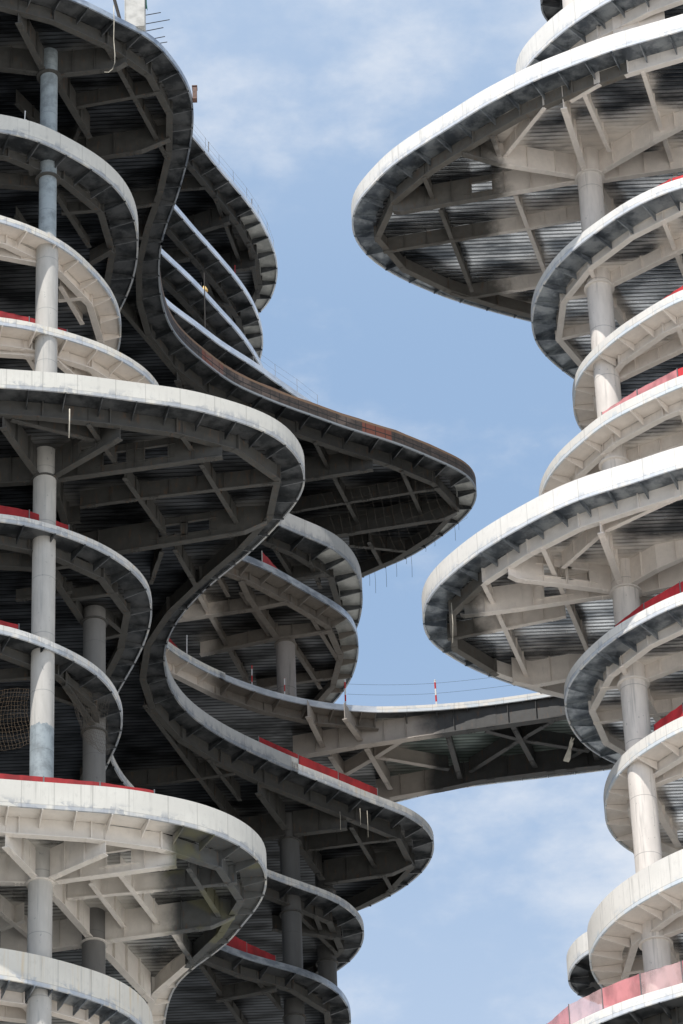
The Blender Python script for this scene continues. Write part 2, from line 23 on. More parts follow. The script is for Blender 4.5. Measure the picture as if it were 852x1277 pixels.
 'R3': {'z':125.9,'pts':[(50.39,160.42),(26.71,158.91),(20.88,159.17),(17.1,160.39),(16.11,161.15),(15.01,162.24),(14.02,163.28),(13.29,164.29),(12.64,165.3),(12.18,166.27),(11.93,167.4),(11.88,168.61),(11.98,169.72),(12.25,170.77),(13.03,172.07),(15.13,173.62),(19.76,175.0),(28.17,176.15),(53.52,177.87)],'close':[],'beams':[('g',0,[(13.85,166.05,0.75),(17.19,163.55,0.75),(19.81,161.93,0.53)]),('b',0,[(12.95,164.77,0.52),(13.52,166.47,0.52)]),('b',0,[(16.61,160.77,0.52),(17.39,164.07,0.52)]),('b',0,[(12.39,167.74,0.52),(13.68,167.69,0.52)]),('b',0,[(24.49,140.0,0.52),(25.49,215.0,0.52)]),('b',0,[(33.49,140.0,0.52),(34.49,215.0,0.52)]),('b',0,[(24.49148043468742,175.75,0.62),(50,175.75,0.62)]),('b',0,[(24.49148043468742,189.75,0.62),(50,189.75,0.62)])],'dg':0.75,'de':0.48},
 'R4': {'z':120.7,'pts':[(49.47,160.31),(26.14,158.79),(20.4,159.05),(16.69,160.48),(15.11,161.61),(13.63,162.75),(12.68,163.68),(12.0,164.7),(11.09,165.99),(10.48,167.24),(10.06,168.59),(9.89,170.03),(10.07,171.59),(10.78,174.36),(12.8,176.55),(19.5,178.5),(27.9,179.62),(53.25,181.41)],'close':[],'beams':[('b',0,[(12.58,163.89,0.52),(13.36,166.64,0.52)]),('b',0,[(16.26,160.33,0.52),(17.22,164.34,0.52)]),('g',0,[(13.73,166.07,0.75),(16.81,164.39,0.75),(19.43,163.14,0.53)]),('b',0,[(10.92,167.29,0.52),(13.29,166.77,0.52)]),('b',0,[(24.49,140.0,0.52),(25.49,215.0,0.52)]),('b',0,[(33.49,140.0,0.52),(34.49,215.0,0.52)]),('b',0,[(24.49148043468742,175.75,0.62),(50,175.75,0.62)]),('b',0,[(24.49148043468742,189.75,0.62),(50,189.75,0.62)])],'dg':0.75,'de':0.48},
 'R5': {'z':113.8,'pts':[(47.72,157.28),(25.15,155.77),(19.62,156.54),(15.72,157.62),(13.99,158.53),(12.47,159.21),(10.9,160.02),(9.44,161.11),(8.2,162.22),(7.03,163.36),(6.03,164.51),(5.03,165.88),(4.2,167.29),(3.81,168.52),(3.72,169.87),(3.83,170.88),(4.18,171.84),(5.02,172.92),(6.14,174.18),(7.63,175.4),(9.3,176.5),(10.77,177.29),(13.2,178.45),(19.0,180.11),(27.29,181.11),(52.33,182.97)],'close':[],'beams':[('g',1,[(13.11,166.04,1.4),(7.79,167.05,1.4),(5.77,167.33,1.4),(4.56,167.59,0.8)]),('g',2,[(13.11,165.83,1.4),(8.26,164.39,1.4),(6.95,164.02,0.8)]),('g',0,[(13.33,165.5,1.4),(11.68,158.74,1.4)]),('g',0,[(13.67,165.32,1.4),(14.97,164.04,1.4),(16.91,163.56,0.8)]),('g',0,[(13.7,166.22,1.4),(18.08,164.94,1.4)]),('g',0,[(13.68,166.7,1.4),(15.7,172.42,1.4)]),('b',0,[(9.17,161.47,0.85),(10.07,164.78,0.85),(10.61,166.82,0.85)]),('b',0,[(10.49,164.4,0.85),(12.25,161.68,0.85)]),('b',0,[(12.47,161.43,0.85),(16.14,158.65,0.85)]),('b',0,[(10.74,167.32,0.85),(11.91,171.9,0.85)]),('b',0,[(7.36,167.92,0.85),(9.01,174.25,0.85)]),('b',0,[(6.33,164.24,0.85),(7.24,167.42,0.85)]),('b',0,[(4.86,170.23,0.85),(7.61,169.5,0.85),(10.73,168.59,0.85)]),('g',1,[(8.17,173.48,1.4),(9.18,173.92,1.4),(11.0,173.39,1.4),(13.8,173.65,0.8)]),('b',0,[(24.49,140.0,0.85),(25.49,215.0,0.85)]),('b',0,[(33.49,140.0,0.85),(34.49,215.0,0.85)]),('b',0,[(24.49148043468742,175.75,0.95),(50,175.75,0.95)]),('b',0,[(24.49148043468742,189.75,0.95),(50,189.75,0.95)])],'dg':1.4,'de':0.75},
 'R6': {'z':107.9,'pts':[(47.16,159.87),(24.73,158.29),(19.21,158.56),(15.66,160.11),(14.57,160.9),(13.42,161.97),(12.4,163.06),(11.75,164.05),(11.13,165.12),(10.63,166.28),(10.32,167.75),(10.34,169.12),(10.57,170.37),(10.98,171.58),(11.6,172.73),(12.41,173.69),(13.1,174.35),(14.48,175.36),(18.32,176.79),(26.39,178.03),(50.75,179.88)],'close':[],'beams':[('b',0,[(12.61,163.59,0.52),(13.33,165.95,0.52)]),('g',0,[(13.8,165.76,0.75),(15.79,164.44,0.75),(18.3,162.95,0.53)]),('b',0,[(11.14,166.64,0.52),(12.96,166.35,0.52)]),('b',0,[(11.33,169.67,0.52),(13.13,169.29,0.52)]),('b',0,[(15.36,160.18,0.52),(16.47,164.01,0.52)]),('g',0,[(13.82,166.4,0.75),(15.64,171.45,0.75)]),('g',0,[(13.99,168.77,0.75),(18.56,168.03,0.75)]),('b',0,[(24.49,140.0,0.52),(25.49,215.0,0.52)]),('b',0,[(33.49,140.0,0.52),(34.49,215.0,0.52)]),('b',0,[(24.49148043468742,175.75,0.62),(50,175.75,0.62)]),('b',0,[(24.49148043468742,189.75,0.62),(50,189.75,0.62)])],'dg':0.75,'de':0.48},
 'R7': {'z':102.4,'pts':[(46.63,162.25),(24.34,160.61),(18.84,160.68),(15.32,162.36),(14.57,163.07),(13.58,164.19),(12.97,165.0),(12.45,166.04),(12.07,167.24),(11.89,168.68),(11.93,170.09),(12.11,171.23),(12.49,172.16),(12.94,172.96),(13.38,173.45),(14.62,174.55),(17.8,175.8),(25.72,177.05),(49.63,178.94)],'close':[],'beams':[('b',0,[(12.98,165.29,0.52),(13.53,166.92,0.52)]),('g',0,[(13.79,166.27,0.75),(15.39,165.17,0.75),(17.87,163.8,0.53)]),('b',0,[(12.37,168.44,0.52),(13.38,167.93,0.52)]),('g',0,[(13.81,166.85,0.75),(15.45,171.72,0.75)]),('b',0,[(24.49,140.0,0.52),(25.49,215.0,0.52)]),('b',0,[(33.49,140.0,0.52),(34.49,215.0,0.52)]),('b',0,[(24.49148043468742,175.75,0.62),(50,175.75,0.62)]),('b',0,[(24.49148043468742,189.75,0.62),(50,189.75,0.62)])],'dg':0.75,'de':0.48},
 'R8': {'z':93.9,'pts':[(44.94,161.08),(23.32,159.39),(18.01,159.68),(14.6,161.4),(13.87,162.06),(13.15,162.8),(12.35,163.76),(11.63,164.87),(11.01,166.24),(10.67,167.41),(10.56,168.54),(10.7,169.71),(10.99,170.66),(11.39,171.63),(12.78,173.0),(17.02,174.63),(24.73,176.08),(47.99,178.02)],'close':[],'beams':[('b',0,[(12.75,163.82,0.52),(13.45,166.02,0.52)]),('g',0,[(13.73,165.34,0.75),(14.68,164.6,0.75),(17.09,163.13,0.53)]),('b',0,[(11.59,166.17,0.52),(13.22,165.78,0.52)]),('b',0,[(11.68,169.06,0.52),(13.41,168.75,0.52)]),('g',0,[(13.94,166.02,0.75),(15.26,170.71,0.75)]),('b',0,[(24.49,140.0,0.52),(25.49,215.0,0.52)]),('b',0,[(33.49,140.0,0.52),(34.49,215.0,0.52)]),('b',0,[(24.49148043468742,175.75,0.62),(50,175.75,0.62)]),('b',0,[(24.49148043468742,189.75,0.62),(50,189.75,0.62)])],'dg':0.75,'de':0.48},
 'R8r': {'z':94.9,'pts':[(46.64,169.53),(24.13,167.73),(14.91,168.12),(11.78,168.78),(10.68,169.37),(10.14,170.17),(9.76,171.38),(9.66,172.15),(9.83,172.95),(10.19,173.62),(10.66,174.13),(12.17,175.14),(17.24,177.34),(25.07,178.82),(48.66,180.8)],'close':[],'beams':[('b',0,[(9.84,171.29,0.52),(10.63,170.04,0.52)])],'dg':0.75,'de':0.48},
 'R9': {'z':88.4,'pts':[(43.97,160.97),(22.72,159.24),(17.53,160.05),(14.18,161.9),(12.17,162.99),(10.61,164.14),(9.25,165.47),(8.38,166.78),(7.93,168.3),(8.11,170.13),(9.02,171.81),(16.63,176.17),(24.27,177.69),(47.33,179.72)],'close':[],'beams':[('b',0,[(12.83,162.35,0.85),(13.46,164.66,0.85)]),('g',0,[(11.56,162.33,1.4),(14.04,161.27,1.4),(16.48,161.26,0.8)]),('b',0,[(24.49,140.0,0.85),(25.49,215.0,0.85)]),('b',0,[(33.49,140.0,0.85),(34.49,215.0,0.85)]),('b',0,[(24.49148043468742,175.75,0.95),(50,175.75,0.95)]),('b',0,[(24.49148043468742,189.75,0.95),(50,189.75,0.95)])],'dg':1.4,'de':0.75},
 'R0': {'z':146.3,'pts':[(53.28,156.76),(28.6,155.35),(22.61,157.38),(18.6,159.32),(16.44,160.35),(14.98,161.19),(13.92,162.12),(12.57,163.47),(11.5,164.86),(10.71,166.09),(10.26,167.22),(10.19,168.52),(10.68,170.19),(13.53,172.16),(21.43,173.85),(30.23,174.73),(56.8,176.36)],'close':[],'beams':[('g',0,[(12.4,163.83,1.4),(17.76,161.65,1.4)]),('b',0,[(14.7,160.84,0.85),(16.67,164.71,0.85)]),('b',0,[(12.42,163.2,0.85),(13.1,165.13,0.85)]),('g',0,[(13.94,166.47,1.4),(10.75,165.64,1.4)]),('g',0,[(14.14,166.16,1.4),(20.78,163.7,1.4)]),('b',0,[(24.49,140.0,0.85),(25.49,215.0,0.85)]),('b',0,[(33.49,140.0,0.85),(34.49,215.0,0.85)]),('b',0,[(24.49148043468742,175.75,0.95),(50,175.75,0.95)]),('b',0,[(24.49148043468742,189.75,0.95),(50,189.75,0.95)])],'dg':1.4,'de':0.75},
 'R00': {'z':151.8,'pts':[(54.43,157.85),(29.28,156.44),(23.18,158.47),(19.08,160.35),(15.35,162.4),(13.06,164.32),(12.1,165.84),(11.74,167.1),(11.75,167.87),(12.11,168.86),(13.18,170.09),(17.41,172.32),(24.11,173.85),(30.82,174.66),(57.74,176.27)],'close':[],'beams':[('b',0,[(12.43,166.56,0.52),(12.89,168.0,0.52)]),('b',0,[(11.84,167.16,0.52),(15.45,166.74,0.52)]),('b',0,[(24.49,140.0,0.52),(25.49,215.0,0.52)]),('b',0,[(33.49,140.0,0.52),(34.49,215.0,0.52)]),('b',0,[(24.49148043468742,175.75,0.62),(50,175.75,0.62)]),('b',0,[(24.49148043468742,189.75,0.62),(50,189.75,0.62)])],'dg':0.75,'de':0.48},
}
UPCOL = (-3.33, 188.44)
COLS = {'left': [(-13.55, 154.59), (-11.65, 160.04), (-3.42, 188.09), (-1.7, 193.47)], 'right': [(13.49, 165.75)]}
BRIDGE = {'z': 120.35, 'front': [(1.47, 188.28), (2.03, 188.32), (4.27, 188.32), (7.06, 188.09), (8.22, 187.89), (10.32, 187.49), (12.2, 186.99), (15.59, 185.89), (19.78, 184.39)], 'rear': [(2.21, 197.85), (4.0, 197.12), (5.33, 196.67), (7.99, 196.15), (11.52, 195.65), (14.25, 195.18), (17.23, 194.56), (21.58, 193.63)], 'girders': [[(-3.12, 190.58, 1.3), (0.62, 189.63, 1.3), (4.21, 188.92, 1.3), (7.0, 188.39, 1.3), (11.49, 187.52, 1.3), (15.51, 186.3, 1.3)], [(1.31, 195.44, 1.3), (5.32, 194.35, 1.3), (7.03, 193.76, 1.3), (11.39, 193.0, 1.3), (14.3, 192.64, 1.3), (17.88, 191.74, 1.3)]], 'beams': [[(0.84, 190.37, 1.0), (2.08, 194.72, 1.0)], [(8.74, 188.76, 1.0), (10.01, 193.05, 1.0)], [(5.21, 189.31, 1.0), (5.9, 193.92, 1.0)], [(6.44, 193.61, 0.8), (8.99, 190.65, 0.8), (10.9, 188.67, 0.8)], [(7.29, 189.46, 0.8), (9.2, 190.5, 0.8), (12.92, 191.93, 0.8)], [(-0.39, 193.43, 0.8), (1.16, 191.88, 0.8), (2.71, 190.18, 0.8)], [(1.26, 191.64, 0.8), (5.3, 193.28, 0.8)], [(-2.22, 186.98, 1.0), (-1.46, 190.28, 1.0)], [(-0.27, 187.37, 1.0), (0.63, 189.87, 1.0)], [(-1.13, 191.13, 1.0), (-0.32, 193.7, 1.0)], [(12.59, 188.08, 1.0), (13.36, 192.64, 1.0)], [(10.99, 193.62, 0.8), (13.12, 191.29, 0.8)]]}


# ------------------------------------------------------------------ materials
def newmat(name):
    m = bpy.data.materials.new(name); m.use_nodes = True
    nt = m.node_tree; nt.nodes.clear()
    out = nt.nodes.new('ShaderNodeOutputMaterial')
    b = nt.nodes.new('ShaderNodeBsdfPrincipled')
    nt.links.new(b.outputs[0], out.inputs[0])
    return m, nt, b
class NB:
    """small helper around a node tree"""
    def __init__(s, nt): s.nt = nt
    def n(s, t, **kw):
        x = s.nt.nodes.new(t)
        for k, v in kw.items(): setattr(x, k, v)
        return x
    def l(s, a, b): s.nt.links.new(a, b)
    def val(s, sock, v):
        if hasattr(v, 'links') or hasattr(v, 'is_linked'): s.l(v, sock)
        else: sock.default_value = v
    def math(s, op, a, b=0.0, clamp=False):
        x = s.n('ShaderNodeMath', operation=op); x.use_clamp = clamp
        s.val(x.inputs[0], a); s.val(x.inputs[1], b); return x.outputs[0]
    def mix(s, f, a, b):
        x = s.n('ShaderNodeMix', data_type='RGBA'); s.val(x.inputs[0], f)
        s.val(x.inputs[6], a if not isinstance(a, tuple) else (*a, 1)); s.val(x.inputs[7], b if not isinstance(b, tuple) else (*b, 1))
        return x.outputs[2]
    def ramp(s, v, lo, hi):
        x = s.n('ShaderNodeMapRange'); s.l(v, x.inputs[0]); x.inputs[1].default_value = lo; x.inputs[2].default_value = hi
        x.interpolation_type = 'SMOOTHSTEP'; return x.outputs[0]
    def pos(s, scale=(1, 1, 1), uv=False):
        if uv: o = s.n('ShaderNodeTexCoord').outputs['UV']
        else: o = s.n('ShaderNodeNewGeometry').outputs['Position']
        mp = s.n('ShaderNodeMapping'); s.l(o, mp.inputs[0]); mp.inputs['Scale'].default_value = scale
        return mp.outputs[0]
    def noise(s, vec, scale=1.0, detail=4.0, rough=.55):
        x = s.n('ShaderNodeTexNoise'); s.l(vec, x.inputs['Vector'])
        x.inputs['Scale'].default_value = scale; x.inputs['Detail'].default_value = detail; x.inputs['Roughness'].default_value = rough
        return x.outputs['Fac']
    def sep(s, vec):
        x = s.n('ShaderNodeSeparateXYZ'); s.l(vec, x.inputs[0]); return x.outputs
    def bump(s, h, b, strength=.4, dist=.02):
        x = s.n('ShaderNodeBump'); s.l(h, x.inputs['Height']); x.inputs['Strength'].default_value = strength
        x.inputs['Distance'].default_value = dist; s.l(x.outputs[0], b.inputs['Normal'])

def concrete(name, base, patch, amt, joint=1.6, warm=None):
    """cast slab edge: panel joints, run-off stains and scraps of grey-blue membrane along the lower half (UV: metres along, metres up)"""
    m, nt, b = newmat(name); k = NB(nt)
    uv = k.pos((1, 1, 1), uv=True); u, v, _ = k.sep(uv)
    n1 = k.noise(k.pos((.35, .6, 1), uv=True), 1.0, 6)
    n2 = k.noise(k.pos((3.5, 1.6, 1), uv=True), 1.0, 5, .7)
    n3 = k.noise(k.pos((5, .25, 1), uv=True), 1.0, 4)
    blk = k.n('ShaderNodeTexVoronoi', distance='CHEBYCHEV'); k.l(k.pos((1.5, 2.2, 1), uv=True), blk.inputs['Vector']); blk.inputs['Scale'].default_value = 1.0
    bs = k.sep(blk.outputs['Color'])[0]
    low = k.ramp(v, .62, .12)
    pm = k.math('MULTIPLY', k.ramp(k.math('ADD', k.math('MULTIPLY', n1, .7), k.math('MULTIPLY', bs, .45)), .62 - amt * .25, .72 - amt * .25), low)
    pm = k.math('MULTIPLY', pm, k.ramp(n2, .38, .56))
    c = k.mix(k.ramp(n1, .3, .75), tuple(x * .88 for x in base), base)
    if warm: c = k.mix(k.math('MULTIPLY', k.ramp(n3, .5, .75), .6), c, warm)
    dr = k.noise(k.pos((4.2, .12, 1), uv=True), 1.0, 5, .65)
    c = k.mix(k.math('MULTIPLY', k.math('MULTIPLY', k.ramp(dr, .52, .68), k.ramp(n1, .35, .6)), .5), c, tuple(x * .42 for x in base))
    c = k.mix(k.math('MULTIPLY', k.ramp(n2, .52, .72), .4), c, tuple(x * .66 for x in base))
    ru = k.math('MULTIPLY', k.ramp(k.noise(k.pos((1.1, .5, 1), uv=True), 1.0, 4, .7), .64, .74), k.ramp(n3, .42, .6))
    c = k.mix(k.math('MULTIPLY', ru, .6), c, (base[0] * .62, base[1] * .44, base[2] * .26))
    c = k.mix(k.math('MULTIPLY', pm, .75), c, patch)
    lip = k.math('MULTIPLY', k.math('LESS_THAN', v, k.math('ADD', .17, k.math('MULTIPLY', k.math('SUBTRACT', n2, .5), .10))), k.ramp(k.noise(k.pos((.55, .1, 1), uv=True), 1.0, 3, .6), .42, .50))
    c = k.mix(k.math('MULTIPLY', lip, .7), c, tuple(a * 1.25 for a in patch))
    ln = k.math('LESS_THAN', k.math('ABSOLUTE', k.math('SUBTRACT', v, .185)), .012)
    c = k.mix(k.math('MULTIPLY', ln, .45), c, (.1, .1, .1))
    seam = k.math('LESS_THAN', k.math('FRACT', k.math('DIVIDE', u, joint * .28)), .03)
    c = k.mix(k.math('MULTIPLY', k.math('MULTIPLY', seam, k.ramp(n1, .40, .55)), .22), c, tuple(a * .4 for a in base))
    fr = k.math('FRACT', k.math('DIVIDE', u, joint)); jm = k.math('LESS_THAN', k.math('ABSOLUTE', k.math('SUBTRACT', fr, k.math('MULTIPLY', k.noise(k.pos((.6, 0, 1), uv=True), 1.0, 1), .5))), .014)
    c = k.mix(k.math('MULTIPLY', jm, .38), c, tuple(x * .35 for x in base))
    chips = k.math('MULTIPLY', k.ramp(k.noise(k.pos((9, 16, 1), uv=True), 1.0, 3), .69, .73), k.ramp(n1, .55, .62))
    c = k.mix(k.math('MULTIPLY', chips, .8), c, (.06, .06, .06))
    k.l(c, b.inputs['Base Color']); b.inputs['Roughness'].default_value = .75
    k.bump(n2, b, .35, .02)
    return m

def galvanised(name, c0, c1, metal=.75, rough=.4):
    m, nt, b = newmat(name); k = NB(nt)
    n1 = k.noise(k.pos((.9, .9, 2)), 1.0, 5, .65); n2 = k.noise(k.pos((7, 7, 7)), 1.0, 3)
    c = k.mix(k.ramp(n1, .38, .62), c0, c1); c = k.mix(k.math('MULTIPLY', n2, .35), c, tuple(x * .5 for x in c0))
    k.l(c, b.inputs['Base Color']); b.inputs['Metallic'].default_value = metal
    k.l(k.math('ADD', k.math('MULTIPLY', n1, .3), rough - .15), b.inputs['Roughness'])
    k.bump(n2, b, .15, .02)
    return m

def steel(name, spray, bare, mode='all', x0=0.0, primer=None):
    """structural steel: sprayed fireproofing and bare shop primer, split along world x where the spraying has stopped"""
    m, nt, b = newmat(name); k = NB(nt)
    p = k.pos(); x, y, z = k.sep(p)
    n1 = k.noise(p, .35, 5); n2 = k.noise(p, 2.2, 5, .65); n3 = k.noise(k.pos((6, 6, 1.2)), 1.0, 4)
    sp = k.mix(k.ramp(n2, .3, .7), tuple(c * .9 for c in spray), spray)
    sp = k.mix(k.math('MULTIPLY', k.ramp(n3, .58, .75), .3), sp, tuple(c * .62 for c in spray))
    ba = k.mix(k.ramp(n2, .35, .65), tuple(c * .82 for c in bare), bare)
    ba = k.mix(k.math('MULTIPLY', k.ramp(n3, .56, .72), .45), ba, (.14, .08, .045))
    if primer: ba = k.mix(k.math('MULTIPLY', k.ramp(k.noise(p, .45, 2), .50, .60), .55), ba, primer)
    if mode == 'all': c = sp
    elif mode == 'bare': c = ba
    else:
        e = k.math('ADD', x, k.math('ADD', k.math('MULTIPLY', k.math('SUBTRACT', n1, .5), 2.5), k.math('MULTIPLY', k.math('SUBTRACT', n2, .5), .7)))
        f = k.ramp(e, x0 - .6, x0 + .6) if mode == 'right' else k.ramp(e, x0 + .6, x0 - .6)
        c = k.mix(f, ba, sp)
    k.l(c, b.inputs['Base Color']); b.inputs['Roughness'].default_value = .62
    b.inputs['Specular IOR Level'].default_value = .35
    k.bump(n2, b, .12, .02)
    return m

def deck(name, c0, c1, metal, spray, amt, mode='all', x0=0.0, rough=.36):
    """profiled metal decking running along x; overspray gathers in the corners next to the beams"""
    m, nt, b = newmat(name); k = NB(nt)
    p = k.pos(); x, y, z = k.sep(p)
    fr = k.math('FRACT', k.math('MULTIPLY', y, 1 / .30)); rib = k.math('PINGPONG', fr, .5)
    ribm = k.ramp(rib, .12, .22)
    st = k.noise(k.pos((.34, .85, 1)), 1.0, 4, .5); big = k.noise(k.pos((.25, .4, .3)), 1.0, 4); fine = k.noise(k.pos((.9, 11, 1)), 1.0, 4, .7)
    c = k.mix(k.ramp(st, .34, .70), c0, c1)
    c = k.mix(k.math('MULTIPLY', k.math('SUBTRACT', 1.0, ribm), .72), c, tuple(a * .3 for a in c0))
    c = k.mix(k.math('MULTIPLY', k.ramp(fine, .58, .72), .16), c, tuple(min(1, a * 1.4) for a in c1))
    c = k.mix(k.math('MULTIPLY', k.ramp(fine, .44, .30), .12), c, tuple(a * .5 for a in c0))
    sh = k.math('LESS_THAN', k.math('FRACT', k.math('MULTIPLY', y, 1 / .9)), .035)
    c = k.mix(k.math('MULTIPLY', sh, .7), c, tuple(a * .2 for a in c0))
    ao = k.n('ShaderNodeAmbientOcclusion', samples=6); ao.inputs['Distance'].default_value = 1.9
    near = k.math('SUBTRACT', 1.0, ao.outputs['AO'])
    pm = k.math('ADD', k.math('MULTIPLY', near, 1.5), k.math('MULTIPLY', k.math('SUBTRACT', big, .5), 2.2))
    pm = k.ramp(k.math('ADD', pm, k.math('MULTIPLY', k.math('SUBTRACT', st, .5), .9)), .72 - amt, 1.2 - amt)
    if mode != 'all':
        e = k.math('ADD', x, k.math('MULTIPLY', k.math('SUBTRACT', big, .5), 4.0))
        pm = k.math('MULTIPLY', pm, k.ramp(e, x0 - 1, x0 + 1) if mode == 'right' else k.ramp(e, x0 + 1, x0 - 1))
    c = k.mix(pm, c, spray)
    k.l(c, b.inputs['Base Color'])
    k.l(k.math('MULTIPLY', k.math('SUBTRACT', 1.0, pm), metal), b.inputs['Metallic'])
    k.l(k.math('ADD', k.math('ADD', rough - .12, k.math('MULTIPLY', st, .3)), k.math('MULTIPLY', pm, .4)), b.inputs['Roughness'])
    h = k.math('ADD', ribm, k.math('MULTIPLY', fine, .3))
    k.bump(h, b, .32, .05)
    return m

def plain(name, c, rough=.7, metal=0.0, var=.25, scale=3.0):
    m, nt, b = newmat(name); k = NB(nt)
    n = k.noise(k.pos(), scale, 4)
    k.l(k.mix(k.ramp(n, .35, .65), tuple(x * (1 - var) for x in c), c), b.inputs['Base Color'])
    b.inputs['Roughness'].default_value = rough; b.inputs['Metallic'].default_value = metal
    return m

def formwork(name):
    """rusty form panels left on the slab edge (UV in metres)"""
    m, nt, b = newmat(name); k = NB(nt)
    uv = k.pos((1, 1, 1), uv=True); u, v, _ = k.sep(uv)
    cell = k.n('ShaderNodeTexWhiteNoise', noise_dimensions='1D'); k.l(k.math('FLOOR', k.math('DIVIDE', u, 1.9)), cell.inputs['W'])
    n = k.noise(k.pos((2.5, 5, 1), uv=True), 1.0, 5, .7)
    c = k.mix(k.ramp(n, .3, .7), (.025, .022, .02), (.085, .06, .05))
    c = k.mix(k.math('MULTIPLY', k.math('GREATER_THAN', cell.outputs[0], .76), .8), c, (.20, .055, .03))
    c = k.mix(k.math('MULTIPLY', k.ramp(k.noise(k.pos((.5, 1, 1), uv=True), 1.0, 3), .55, .62), .6), c, (.16, .12, .10))
    fr = k.math('FRACT', k.math('DIVIDE', u, .63)); c = k.mix(k.math('LESS_THAN', fr, .07), c, (.015, .013, .012))
    top = k.ramp(v, .74, .8); c = k.mix(top, c, (.21, .13, .08))
    mid = k.math('LESS_THAN', k.math('ABSOLUTE', k.math('SUBTRACT', v, .42)), .035); c = k.mix(mid, c, (.012, .012, .012))
    bot = k.ramp(v, .14, .08); c = k.mix(k.math('MULTIPLY', bot, .9), c, (.30, .33, .36))
    k.l(c, b.inputs['Base Color']); b.inputs['Roughness'].default_value = .75
    k.bump(n, b, .4, .03)
    return m

def netting(name, c, dens):
    """woven safety sheet, slightly see-through"""
    m, nt, b = newmat(name); k = NB(nt)
    n = k.noise(k.pos((1.5, 1.5, .8)), 1.0, 4)
    k.l(k.mix(k.ramp(n, .35, .65), tuple(x * .62 for x in c), c), b.inputs['Base Color']); b.inputs['Roughness'].default_value = .8
    b.inputs['Alpha'].default_value = dens
    return m

def striped(name):
    m, nt, b = newmat(name); k = NB(nt)
    o = k.n('ShaderNodeTexCoord').outputs['Object']; z = k.sep(o)[2]
    f = k.math('GREATER_THAN', k.math('FRACT', k.math('MULTIPLY', z, 1 / .82)), .5)
    k.l(k.mix(f, (.75, .75, .75), (.55, .03, .03)), b.inputs['Base Color']); b.inputs['Roughness'].default_value = .5
    return m

def column_mat(name, spray, bare, levels, seed):
    """column: sprayed below, bare grey-blue steel where z lies in the given spans, ragged line between"""
    m, nt, b = newmat(name); k = NB(nt)
    p = k.pos(); x, y, z = k.sep(p)
    n1 = k.noise(p, 1.6, 5, .7); n2 = k.noise(k.pos((3, 3, .7)), 1.0, 5)
    ze = k.math('ADD', z, k.math('MULTIPLY', k.math('SUBTRACT', n1, .5), .9))
    f = None
    for a, c in levels:
        g = k.math('MULTIPLY', k.math('GREATER_THAN', ze, a), k.math('LESS_THAN', ze, c))
        f = g if f is None else k.math('MAXIMUM', f, g)
    sp = k.mix(k.ramp(n2, .3, .7), tuple(c * .86 for c in spray), spray)
    ba = k.mix(k.ramp(n1, .3, .62), tuple(c * .6 for c in bare), bare)
    c = k.mix(f, sp, ba) if f is not None else sp
    n3 = k.noise(k.pos((5, 5, .25)), 1.0, 4); n4 = k.noise(k.pos((7, 7, 5)), 1.0, 3)
    c = k.mix(k.math('MULTIPLY', k.ramp(n3, .55, .75), .4), c, tuple(a * .5 for a in bare))
    c = k.mix(k.math('MULTIPLY', k.ramp(n4, .68, .72), .5), c, tuple(a * .45 for a in bare))
    c = k.mix(k.math('MULTIPLY', k.math('LESS_THAN', k.math('FRACT', k.math('DIVIDE', z, 3.05)), .012), .45), c, tuple(a * .4 for a in bare))
    k.l(c, b.inputs['Base Color']); b.inputs['Roughness'].default_value = .7
    k.bump(n1, b, .3, .02)
    return m

